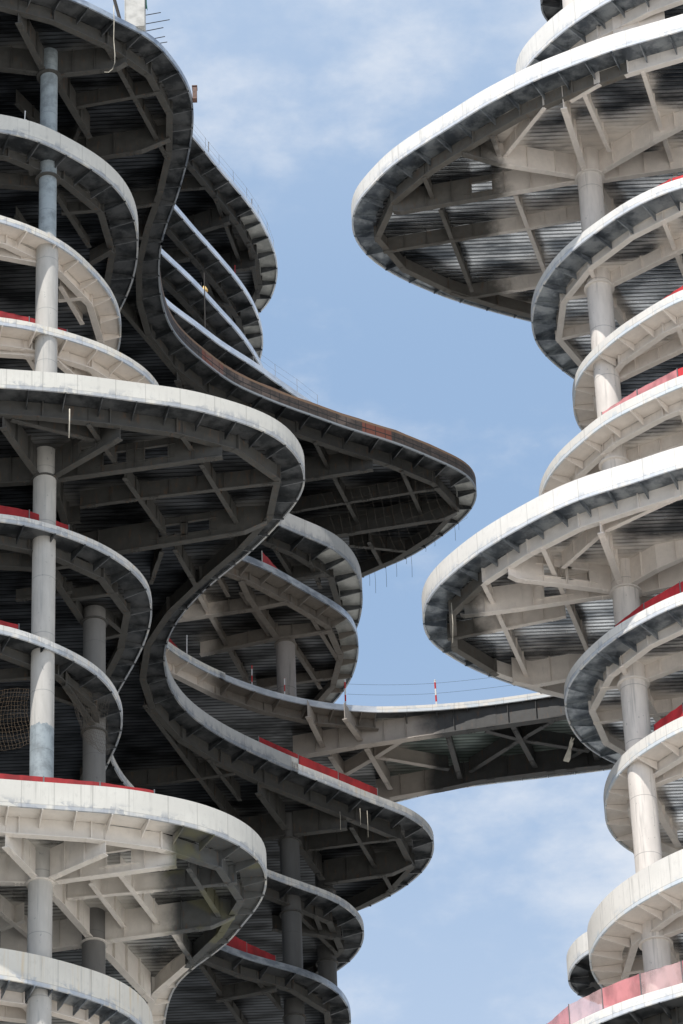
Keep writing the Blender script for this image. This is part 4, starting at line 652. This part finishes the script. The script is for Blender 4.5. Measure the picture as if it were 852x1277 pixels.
# ------------------------------------------------------------------ bridge
B = BRIDGE; zb = B['z']
bl = (*B['front'][0], 0)
SB = thing('sky_bridge', bl, 'curved steel footbridge joining the two towers, white edge along the top and cross-braced underside', 'bridge')
FR, _ = spline(B['front']); RE, _ = spline(B['rear'])
for P, sg in ((FR, 1), (RE, -1)):
    nn = normals(P, 1); nn = [n if n.y * sg > 0 else -n for n in nn]
    m = MB(); m.uv = []; S = 0
    h = .36
    for i, (p, n) in enumerate(zip(P, nn)):
        if i: S += (P[i] - P[i - 1]).length
        q = p + n * .09
        m.v += [(p.x, p.y, zb), (p.x, p.y, zb + h), (q.x, q.y, zb + h), (q.x, q.y, zb)]; m.uv += [(S, 0), (S, h), (S, h), (S, 0)]
    for j in range(len(P) - 1):
        a = 4 * j; b = a + 4
        for t in range(4): m.f.append((a + t, b + t, b + (t + 1) % 4, a + (t + 1) % 4))
    m.build('fascia', M['conc_clean'], SB, rootloc=bl)
    m = MB(); acc = 0
    for p, n in zip(P, nn): q = p + n * .85; pp = p + n * .09; m.v += [(pp.x, pp.y, zb + .12), (q.x, q.y, zb + .14)]
    m.f = [(2 * i, 2 * i + 1, 2 * i + 3, 2 * i + 2) for i in range(len(P) - 1)]
    for i in range(1, len(P) - 1):
        acc += (P[i] - P[i - 1]).length
        if acc > 1.4:
            acc = 0; t = (P[i + 1] - P[i - 1]).normalized(); a = P[i] + nn[i] * .092; b = P[i] + nn[i] * .84
            m.sweep([tuple(a), tuple(b)], .022, [zb - .06, zb - .3], [zb + .11, zb + .11])
    m.build('edge_soffit', M['sof_dark'], SB, rootloc=bl)
m = MB(); ring = [p + Vector((0, .7)) for p in FR] + [p - Vector((0, .7)) for p in reversed(RE)]
v, f = poly_faces(ring, zb + .146); m.add(v, f); m.build('metal_deck', M['dk_br'], SB, rootloc=bl)
m = MB(); ring = [p + Vector((0, .05)) for p in FR] + [p - Vector((0, .05)) for p in reversed(RE)]
v, f = poly_faces(ring, zb + .33); m.add(v, f); m.build('walkway', M['slab'], SB, rootloc=bl)
for i, pts in enumerate(B['girders']):
    i_beam([(x, y, zb - d + .004 * i) for x, y, d in pts], zb + .138, .42).build('girder', M['st_br'], SB, rootloc=bl)
for i, pts in enumerate(B['beams']):
    i_beam([(x, y, zb - d + .007 * i) for x, y, d in pts], zb + .132 - .002 * i, .28, 0, 9).build('beam', M['st_br'], SB, rootloc=bl)

# ------------------------------------------------------------------ things standing on, or hanging from, the floors
def barrier(key, p0, p1, in0, in1, h, label, mats=('red',), plen=2.4, group='red safety sheets on the floor edges', name='safety_barrier', pr=.03):
    P, N, z, s = EDGE[key]; i0, i1 = edge_at(key, p0), edge_at(key, p1)
    st_ = 1 if i1 > i0 else -1; ii = list(range(i0, i1 + st_, st_))
    pts = [P[i] + N[i] * (in0 + (in1 - in0) * j / max(1, len(ii) - 1)) for j, i in enumerate(ii)]
    pts = resample(pts, plen); zl = ledge(key)
    loc = (pts[0].x, pts[0].y, zl); t = thing(name, loc, label, 'barrier', group)
    for j, (a, b) in enumerate(zip(pts, pts[1:])):
        m = MB(); d = (b - a).normalized(); a2 = a + d * .035; b2 = b - d * .035; nn = Vector((-d.y, d.x)); k = 8
        q = [a2.lerp(b2, i / k) + nn * (.012 * math.sin(i * 2.1 + j) + random.uniform(-.006, .006)) for i in range(k + 1)]
        dz = [random.uniform(-.025, .01) for _ in q]
        m.sweep([tuple(p) for p in q], .008, [zl + .05] * (k + 1), [zl + h + e for e in dz])
        m.build('panel', M[mats[j % len(mats)]], t, rootloc=loc)
    for p in pts:
        m = MB(); m.tube([(p.x, p.y, zl), (p.x, p.y, zl + h + .04)], pr, 6); m.build('post', M['steel_thin'], t, rootloc=loc)
    return t
def pole(key, wp, h, label, mat='stripe', inset=.3, r=.045, cat='marker pole', name='warning_pole', group=None):
    P, N, z, s = EDGE[key]; i = edge_at(key, wp); p = P[i] + N[i] * inset; zl = ledge(key)
    loc = (p.x, p.y, zl); m = MB(); m.box((p.x, p.y, zl + .012), .22, .22, .024); m.tube([(p.x, p.y, zl + .02), (p.x + .02, p.y, zl + h)], r, 8)
    m.tube([(p.x + .02, p.y, zl + h), (p.x + .02, p.y, zl + h + .05)], r * 1.25, 8)
    return tag(m.build(name, M[mat], origin=loc), label, cat, group)

barrier('L4', (-17.75, 152.19, 120.35), (-12.02, 154.40, 120.35), .3, .85, .95, 'red safety sheet on the cream floor edge beside the pale sunlit column')
barrier('L6', (-18.13, 151.30, 108.80), (-11.51, 154.03, 108.80), .35, .8, .95, 'long shaded red safety sheet at left under the largest dark white-edged floor')
barrier('L7', (-17.30, 151.52, 102.75), (-14.12, 153.03, 102.75), .4, .8, 1.0, 'short red safety sheet left of the tall front column, above the draped netting')
barrier('L8', (-17.42, 148.19, 92.50), (-8.00, 150.87, 92.50), .25, .5, .5, 'low red sheet on the thick white floor edge below the bare grey column foot')
barrier('L3', (-3.96, 182.36, 125.75), (-2.14, 184.25, 125.75), .35, 1.2, 1.0, 'short red safety sheet on the second rear floor, below the grey scalloped rear edge')
barrier('L4', (-9.38, 180.81, 120.35), (-7.50, 183.34, 120.35), .35, 1.3, 1.05, 'red sheet in shadow where the bridge edge begins beside the dark curved neck')
barrier('L5', (-4.41, 181.79, 113.80), (1.66, 187.22, 113.80), .25, .5, .85, 'long red safety sheet on the rear floor edge under the bridge')
barrier('L7', (-6.52, 182.17, 102.75), (-3.74, 184.39, 102.75), .3, 1.2, 1.1, 'red safety sheet on a low rear floor, behind the dark rear column')
barrier('R2', (19.37, 158.27, 131.70), (14.50, 160.72, 131.70), .3, .7, .65, 'thin red safety sheet on the first small floor below the top right canopy', ('red_lit',))
barrier('R3', (18.95, 159.68, 125.90), (15.51, 161.69, 125.90), .3, .85, .85, 'short red safety sheet at the right picture edge on the second small floor', ('red_lit',))
barrier('R4', (18.51, 159.69, 120.70), (12.38, 164.13, 120.70), .3, .65, .85, 'faded red sheet behind the lit foot of the right column, above the lower canopy', ('red_lit', 'red_thin', 'red_thin', 'red_lit'))
barrier('R6', (17.40, 159.30, 107.90), (11.89, 163.79, 107.90), .3, .9, 1.0, 'deep red safety sheet on the floor just below the lower right canopy', ('red_lit',))
barrier('R7', (17.04, 161.31, 102.40), (13.47, 164.33, 102.40), .25, .8, 1.1, 'sunlit red safety sheet on the white floor right of the sunlit column', ('red_lit',))
barrier('R9', (17.89, 160.08, 88.40), (8.06, 167.37, 88.40), .25, .25, 1.25, 'pale pink and clear panel railing on the lowest floor at the right', ('red_thin', 'red_thin', 'pink', 'red_thin', 'pink', 'red_thin'), 2.0, 'panel railing', 'panel_railing')

pole('L4', (-0.08, 188.08, 120.35), 1.75, 'red and white pole on the bridge edge in front of the rear floors')
pole('L4', (-3.47, 186.71, 120.35), 1.2, 'short red and white pole at the foot of the rear column', 'stripe', .3, .028)
pole('L4', (-4.97, 185.65, 120.35), 1.4, 'red and white pole on the rear edge, left of the rear column', 'stripe', .3, .028)
pole('L4', (-8.04, 183.07, 120.35), 1.7, 'thin white pole beside the red sheet where the bridge edge begins', 'white', .5, .03, 'pole', 'thin_pole')
pole('L1', (-9.01, 175.33, 138.20), 1.5, 'red and white pole in the bend of the rusty formwork edge', 'stripe', .6)
pole('U1', (-7.06, 191.52, 162.00), 1.0, 'small dark survey pole on the topmost rear floor edge against the sky', 'steel_thin', .15, .03, 'survey pole', 'survey_pole')
pole('U1', (-4.57, 196.78, 162.00), .7, 'second small dark post on the topmost rear floor edge, lower down', 'steel_thin', .15, .03, 'post', 'edge_post')
pole('L2', (-14.56, 152.20, 131.00), .6, 'tiny white peg on the sunlit white floor edge left of the top column', 'white', .1, .025, 'peg', 'edge_peg')
pole('U2', (-5.32, 193.87, 154.40), .9, 'small red post on the second rear floor edge', 'red', .2, .03, 'post', 'edge_post')
P_, N_, z_, s_ = EDGE['U4']; i = edge_at('U4', (-6.94, 185.81, 144.00)); a = P_[i] + N_[i] * .4
m = MB(); m.tube([(a.x, a.y, ledge('U4')), (a.x, a.y, 149.2 - .3)], .035, 6)
tag(m.build('steel_prop', M['rebar'], origin=(a.x, a.y, ledge('U4'))), 'thin brown prop standing between two rear floors above the rusty edge', 'prop')

# the free pole and the two guard wires over the bridge
q = (4.70, 188.36, 120.35); zl = BRIDGE['z'] + .33; y = q[1] + .3
m = MB(); m.box((q[0], y, zl + .012), .22, .22, .024); m.tube([(q[0], y, zl + .02), (q[0] - .02, y, zl + 1.75)], .05, 8); m.tube([(q[0] - .02, y, zl + 1.75), (q[0] - .02, y, zl + 1.8)], .06, 8)
tag(m.build('warning_pole', M['stripe'], origin=(q[0], y, zl)), 'lone red and white pole on the bridge against open sky', 'marker pole')
a = (-0.08, 188.08, 120.35); c = (10.92, 187.37, 120.35)
for hh, lab in ((1.6, 'upper thin guard wire strung above the bridge'), (.95, 'lower thin guard wire strung above the bridge')):
    m = MB(); pts = []
    for seg in ((a, q), (q, c)):
        for i in range(9):
            t = i / 8; p = Vector(seg[0]).lerp(Vector(seg[1]), t); pts.append((p.x, p.y + .3, zl + hh - .16 * 4 * t * (1 - t) * .5))
    m.tube(pts, .008, 4)
    tag(m.build('guard_wire', M['dark_rope'], origin=pts[0]), lab, 'wire', 'guard wires on the bridge')

# rusty rail along the formwork of the upper floor's rear edge
P_, N_, z_, s_ = EDGE['L1']; i0, i1 = edge_at('L1', (-9.15, 173.99, 138.20)), edge_at('L1', (7.88, 193.37, 138.20))
m = MB(); m.tube([(P_[i].x + N_[i].x * .12, P_[i].y + N_[i].y * .12, z_ + .99 + .03 * math.sin(i * .9)) for i in range(i0, i1, 3)], .04, 6)
m.build('guard_rail', M['box'], PLATE['L1'], rootloc=LLOC)

# ropes and strips
def strand(name, pts, r, mat, label, cat, group=None):
    m = MB(); m.tube(pts, r, 5); return tag(m.build(name, M[mat], origin=pts[0], smooth=True), label, cat, group)
x, y, z = (-10.16, 151.70, 138.60)
y -= .12
strand('hanging_rope', [(x, y, z), (x + .02, y, z - 1), (x + .0, y, z - 2.2), (x + .06, y, z - 3.2), (x + .05, y, z - 3.7), (x - .06, y, z - 4.1), (x - .25, y, z - 4.3), (x - .45, y, z - 4.28)], .022, 'rope', 'pale rope hanging in a curl from the top left floor edge', 'rope')
x, y, z = (-12.05, 149.89, 112.90)
strand('hanging_rope', [(x, y, z), (x, y, z - .7), (x - .02, y, z - 1.6)], .03, 'rope', 'short white rope under the largest dark left floor', 'rope')
x, y, z = (5.14, 167.00, 113.00)
strand('hanging_rope', [(x, y, z), (x + .02, y, z - 1.2), (x - .05, y, z - 2.3)], .022, 'rope', 'white rope hanging inside the tip of the lower right canopy', 'rope')
for u, (x, y, z, l) in enumerate(((*(0.35, 185.78, 112.90), 1.0), (*(0.72, 186.05, 112.90), 1.6), (*(-0.70, 186.03, 112.90), 1.1))):
    strand('hanging_strand', [(x, y, z), (x + .01, y, z - l * .5), (x, y, z - l)], .014, 'rope', 'thin pale strand hanging under the lower rear floor at centre', 'strand', 'strands under the lower rear floor')
P_, N_, z_, s_ = EDGE['L1']
for j, (p, l) in enumerate((((6.82, 196.34, 138.20), .5), ((6.45, 196.96, 138.20), 1.0), ((5.47, 198.20, 138.20), .35), ((4.72, 198.97, 138.20), .3), ((4.11, 199.59, 138.20), 1.5), ((3.73, 199.90, 138.20), .4), ((3.07, 200.35, 138.20), 1.0), ((2.41, 200.72, 138.20), 1.4), ((1.88, 201.19, 138.20), 1.5), ((1.45, 201.49, 138.20), .8))):
    i = edge_at('L1', p); a = P_[i] + N_[i] * .02
    strand('hanging_thread', [(a.x, a.y, z_), (a.x + .02, a.y, z_ - l * .5), (a.x, a.y, z_ - l)], .010, 'dark_rope', 'thin torn thread hanging from the underside rim of the pointed rear floor', 'thread', 'torn threads on the pointed rear floor')
x, y, z = (10.73, 171.30, 107.65)
m = MB()
prof = [(0, 0, .05), (-.04, -.25, .10), (-.12, -.5, .07), (-.2, -.8, .12), (-.3, -1.1, .16), (-.36, -1.25, .13)]
vs = []; 
for dx, dz, wd in prof: vs += [(x + dx - wd, y - .05, z + dz), (x + dx + wd, y + .05 * math.sin(dz * 9), z + dz - .02)]
m.add(vs, [(2 * i, 2 * i + 1, 2 * i + 3, 2 * i + 2) for i in range(len(prof) - 1)])
m.tube([(x, y, z + .1), (x - .05, y - .02, z - .3), (x + .12, y - .02, z + .05)], .03, 5)
tag(m.build('torn_strip', M['rope'], origin=(x, y, z)), 'torn pale cloth strip dangling from the round floor beside the end of the bridge', 'cloth strip')

# nets
def net(A, B_, C_, D_, nu, nv, sag, r, mat, label, seed):
    random.seed(seed); A, B_, C_, D_ = map(Vector, (A, B_, C_, D_)); G_ = []
    for i in range(nu + 1):
        row = []
        for j in range(nv + 1):
            s, t = i / nu, j / nv
            p = A.lerp(B_, s).lerp(D_.lerp(C_, s), t)
            p = p + Vector((.12 * math.sin(5 * t + 3 * s), .35 * math.sin(7 * s + 2 * t) * .5, -sag * 4 * s * (1 - s) * (.4 + .6 * t) + .06 * math.sin(9 * s)))
            row.append(p + Vector((random.uniform(-1, 1), random.uniform(-1, 1), random.uniform(-1, 1))) * .03)
        G_.append(row)
    m = MB()
    for row in G_: m.tube(row, r, 3)
    for j in range(nv + 1): m.tube([G_[i][j] for i in range(nu + 1)], r, 3)
    return tag(m.build('safety_net', M[mat], origin=tuple(A)), label, 'net')
net((-12.93, 156.03, 102.30), (-10.77, 157.51, 102.20), (-10.95, 158.63, 100.10), (-11.66, 157.52, 100.00), 17, 17, .25, .0065, 'net_dark', 'torn brown net draped under the round floor beside the front column', 1)
net((-17.72, 155.85, 101.90), (-14.27, 155.84, 101.90), (-14.34, 157.65, 100.20), (-17.87, 157.72, 100.20), 24, 14, .35, .0065, 'net', 'loose brown net hanging at the left picture edge, left of the front column', 2)
net((-1.13, 190.77, 136.80), (6.12, 188.93, 136.80), (7.03, 193.95, 136.80), (0.06, 198.34, 136.80), 14, 8, .5, .0055, 'net_dark', 'sagging net strung under the pointed rear floor with rusty edge', 3)

# raw wall, rebar, sheet and box on the top left floor
x, y, z = (-9.22, 152.88, 138.50)
y += .75; loc = (x, y, z)
m = MB(); m.box((x, y, z + 2.6), .96, 1.2, 5.2); m.add([(x - .5, y - .62, z + .3), (x - .46, y - .62, z + .3), (x - .46, y - .62, z + 5), (x - .5, y - .62, z + 5)], [(0, 1, 2, 3)])
wall = tag(m.build('concrete_wall', M['colwall'], origin=loc), 'raw concrete wall end with bare reinforcement rods on the top left floor', 'wall')
for (a, b) in (((-8.86, 153.68, 140.20), (-7.98, 153.50, 140.20)), ((-8.88, 153.88, 139.80), (-7.56, 153.72, 139.90)), ((-8.89, 154.08, 139.50), (-7.88, 153.84, 139.50)), ((-8.42, 154.08, 139.00), (-7.81, 153.94, 139.00)), ((-8.19, 154.22, 138.80), (-7.71, 154.13, 138.80))):
    a = (a[0], a[1] + .5, a[2]); b = (b[0], b[1] + .5, b[2])
    m = MB(); m.tube([a, b], .022, 6); m.build('rebar', M['rebar'], wall, rootloc=loc)
m = MB(); m.tube([(x - .62, y - .5, z), (x - 1.1, y - .4, z + 2.4)], .09, 6); m.build('formwork_brace', M['rebar'], wall, rootloc=loc)
g = (-8.80, 153.96, 140.50)
m = MB(); vs = []
for i in range(6):
    for j in range(4): vs.append((g[0] - .1 + .09 * j + .05 * math.sin(i + j), g[1] - .1 + .07 * math.sin(2.3 * j + i), g[2] - .1 + .5 * i - .05 * j))
m.add(vs, [(4 * i + j, 4 * i + j + 1, 4 * i + j + 5, 4 * i + j + 4) for i in range(5) for j in range(3)])
tag(m.build('green_sheet', M['green'], origin=g), 'scrap of green sheeting hanging off the raw concrete wall at top left', 'sheet')
g = (-6.55, 158.62, 138.75)
m = MB(); m.box(g, .22, .34, .78); m.box((g[0] - .3, g[1], g[2] - .3), .34, .08, .08)
m.box((g[0], g[1], g[2] + .44), .27, .40, .04)
tag(m.build('edge_box', M['box'], origin=g), 'small brown box fixed outside the curved edge of the top left floor', 'box')
g = (-7.40, 188.39, 149.90); g = (g[0], g[1] + .2, g[2])
t = thing('work_lamp', g, 'small yellow work lamp hung from a short frame in the dark rear floors', 'lamp')
m = MB(); m.tube([(g[0] - .02, g[1], g[2] + .16), g, (g[0] + .01, g[1], g[2] - .14), (g[0] + .02, g[1], g[2] - .22)], [.06, .13, .18, .19], 10); m.build('lamp_shade', M['lamp'], t, rootloc=g)
m = MB(); m.tube([(g[0] - .18, g[1], g[2] + .45), (g[0] - .18, g[1], g[2] + .1), (g[0] - .02, g[1], g[2] + .16), (g[0] - .02, g[1], g[2] + .45)], .02, 5); m.build('lamp_frame', M['rebar'], t, rootloc=g)

# thin guard rails on the rear upper floors
def guard(key, p0, p1, label, h=1.05, inset=.12):
    P, N, z, s = EDGE[key]; i0, i1 = edge_at(key, p0), edge_at(key, p1); zl = ledge(key)
    q = resample([P[i] + N[i] * inset for i in range(min(i0, i1), max(i0, i1) + 1)], 1.8)
    loc = (q[0].x, q[0].y, zl); t = thing('guard_rail', loc, label, 'guard rail', 'thin guard rails on the rear floors')
    for p in q:
        m = MB(); m.tube([(p.x, p.y, zl), (p.x, p.y, zl + h)], .012, 5); m.build('post', M['steel_thin'], t, rootloc=loc)
    for hh in (.55, 1.0):
        m = MB(); m.tube([(p.x, p.y, zl + h * hh - .02 * (i % 2)) for i, p in enumerate(q)], .006, 4); m.build('wire', M['steel_thin'], t, rootloc=loc)
guard('U1', (-7.92, 189.53, 162.00), (-3.45, 201.09, 162.00), 'thin wire guard rail along the topmost rear floor edge against the sky')
guard('U4', (-4.52, 188.68, 144.00), (-0.99, 193.39, 144.00), 'thin wire guard rail on the lowest bright rear edge, just above the rusty floor')


# ------------------------------------------------------------------ light, sky, camera
SUN_EL, SUN_AZ = math.radians(62), math.radians(27)     # azimuth: to the left, behind the camera
sd = Vector((-math.sin(SUN_AZ) * math.cos(SUN_EL), -math.cos(SUN_AZ) * math.cos(SUN_EL), math.sin(SUN_EL)))
L = bpy.data.lights.new('sun', 'SUN'); L.energy = 5.0; L.angle = math.radians(.53); L.color = (1, .95, .88)
so = bpy.data.objects.new('sun', L); COL.objects.link(so); so.rotation_euler = sd.to_track_quat('Z', 'Y').to_euler()
so.location = sd * 300
w = bpy.data.worlds.new('World'); scene.world = w; w.use_nodes = True
nt = w.node_tree; nt.nodes.clear(); k = NB(nt)
sky = k.n('ShaderNodeTexSky', sky_type='NISHITA'); sky.sun_disc = False; sky.sun_elevation = SUN_EL
sky.sun_rotation = math.atan2(sd.x, sd.y); sky.air_density = 1.0; sky.dust_density = 1.2; sky.ozone_density = 1.6
tc = k.n('ShaderNodeTexCoord').outputs['Generated']
mp = k.n('ShaderNodeMapping'); k.l(tc, mp.inputs[0]); mp.inputs['Scale'].default_value = (8, 8, 17); mp.inputs['Location'].default_value = (3.1, .4, 2.2)
wp = k.noise(mp.outputs[0], 1.0, 3); 
n1 = k.noise(mp.outputs[0], 1.0, 8, .58)
mp2 = k.n('ShaderNodeMapping'); k.l(tc, mp2.inputs[0]); mp2.inputs['Scale'].default_value = (22, 22, 34)
n2 = k.noise(mp2.outputs[0], 1.0, 7, .6)
cl = k.ramp(k.math('ADD', k.math('MULTIPLY', n1, .72), k.math('MULTIPLY', n2, .28)), .44, .61)
hz = k.sep(tc)[2]
base = k.mix(.74, sky.outputs[0], (3.35, 4.85, 7.1))
haze = k.math('ADD', k.math('MULTIPLY', k.ramp(hz, .60, .70), .42), k.math('MULTIPLY', k.ramp(hz, .56, .45), .42))
base = k.mix(haze, base, (5.6, 6.45, 7.7))
c = k.mix(k.math('MULTIPLY', cl, .85), base, (6.9, 7.25, 7.8))
bg = k.n('ShaderNodeBackground'); k.l(c, bg.inputs[0]); bg.inputs[1].default_value = .12
o = k.n('ShaderNodeOutputWorld'); k.l(bg.outputs[0], o.inputs[0])

cam = bpy.data.cameras.new('camera'); co = bpy.data.objects.new('camera', cam); COL.objects.link(co)
cam.sensor_fit = 'VERTICAL'; cam.sensor_height = 36; cam.lens = 145.659; cam.clip_end = 6000; cam.clip_start = .5
co.matrix_world = Matrix.Translation((0, 0, 1.7)) @ Matrix([[0.99922203, 0.03943763, 0], [0.02262049, -0.57313021, -0.81915204], [-0.03230541, 0.81851477, -0.57357644]]).to_4x4()
scene.camera = co
scene.view_settings.view_transform = 'Standard'; scene.view_settings.look = 'None'; scene.view_settings.exposure = 0
scene.render.engine = 'CYCLES'; scene.cycles.max_bounces = 8; scene.cycles.diffuse_bounces = 4
scene.cycles.use_denoising = True
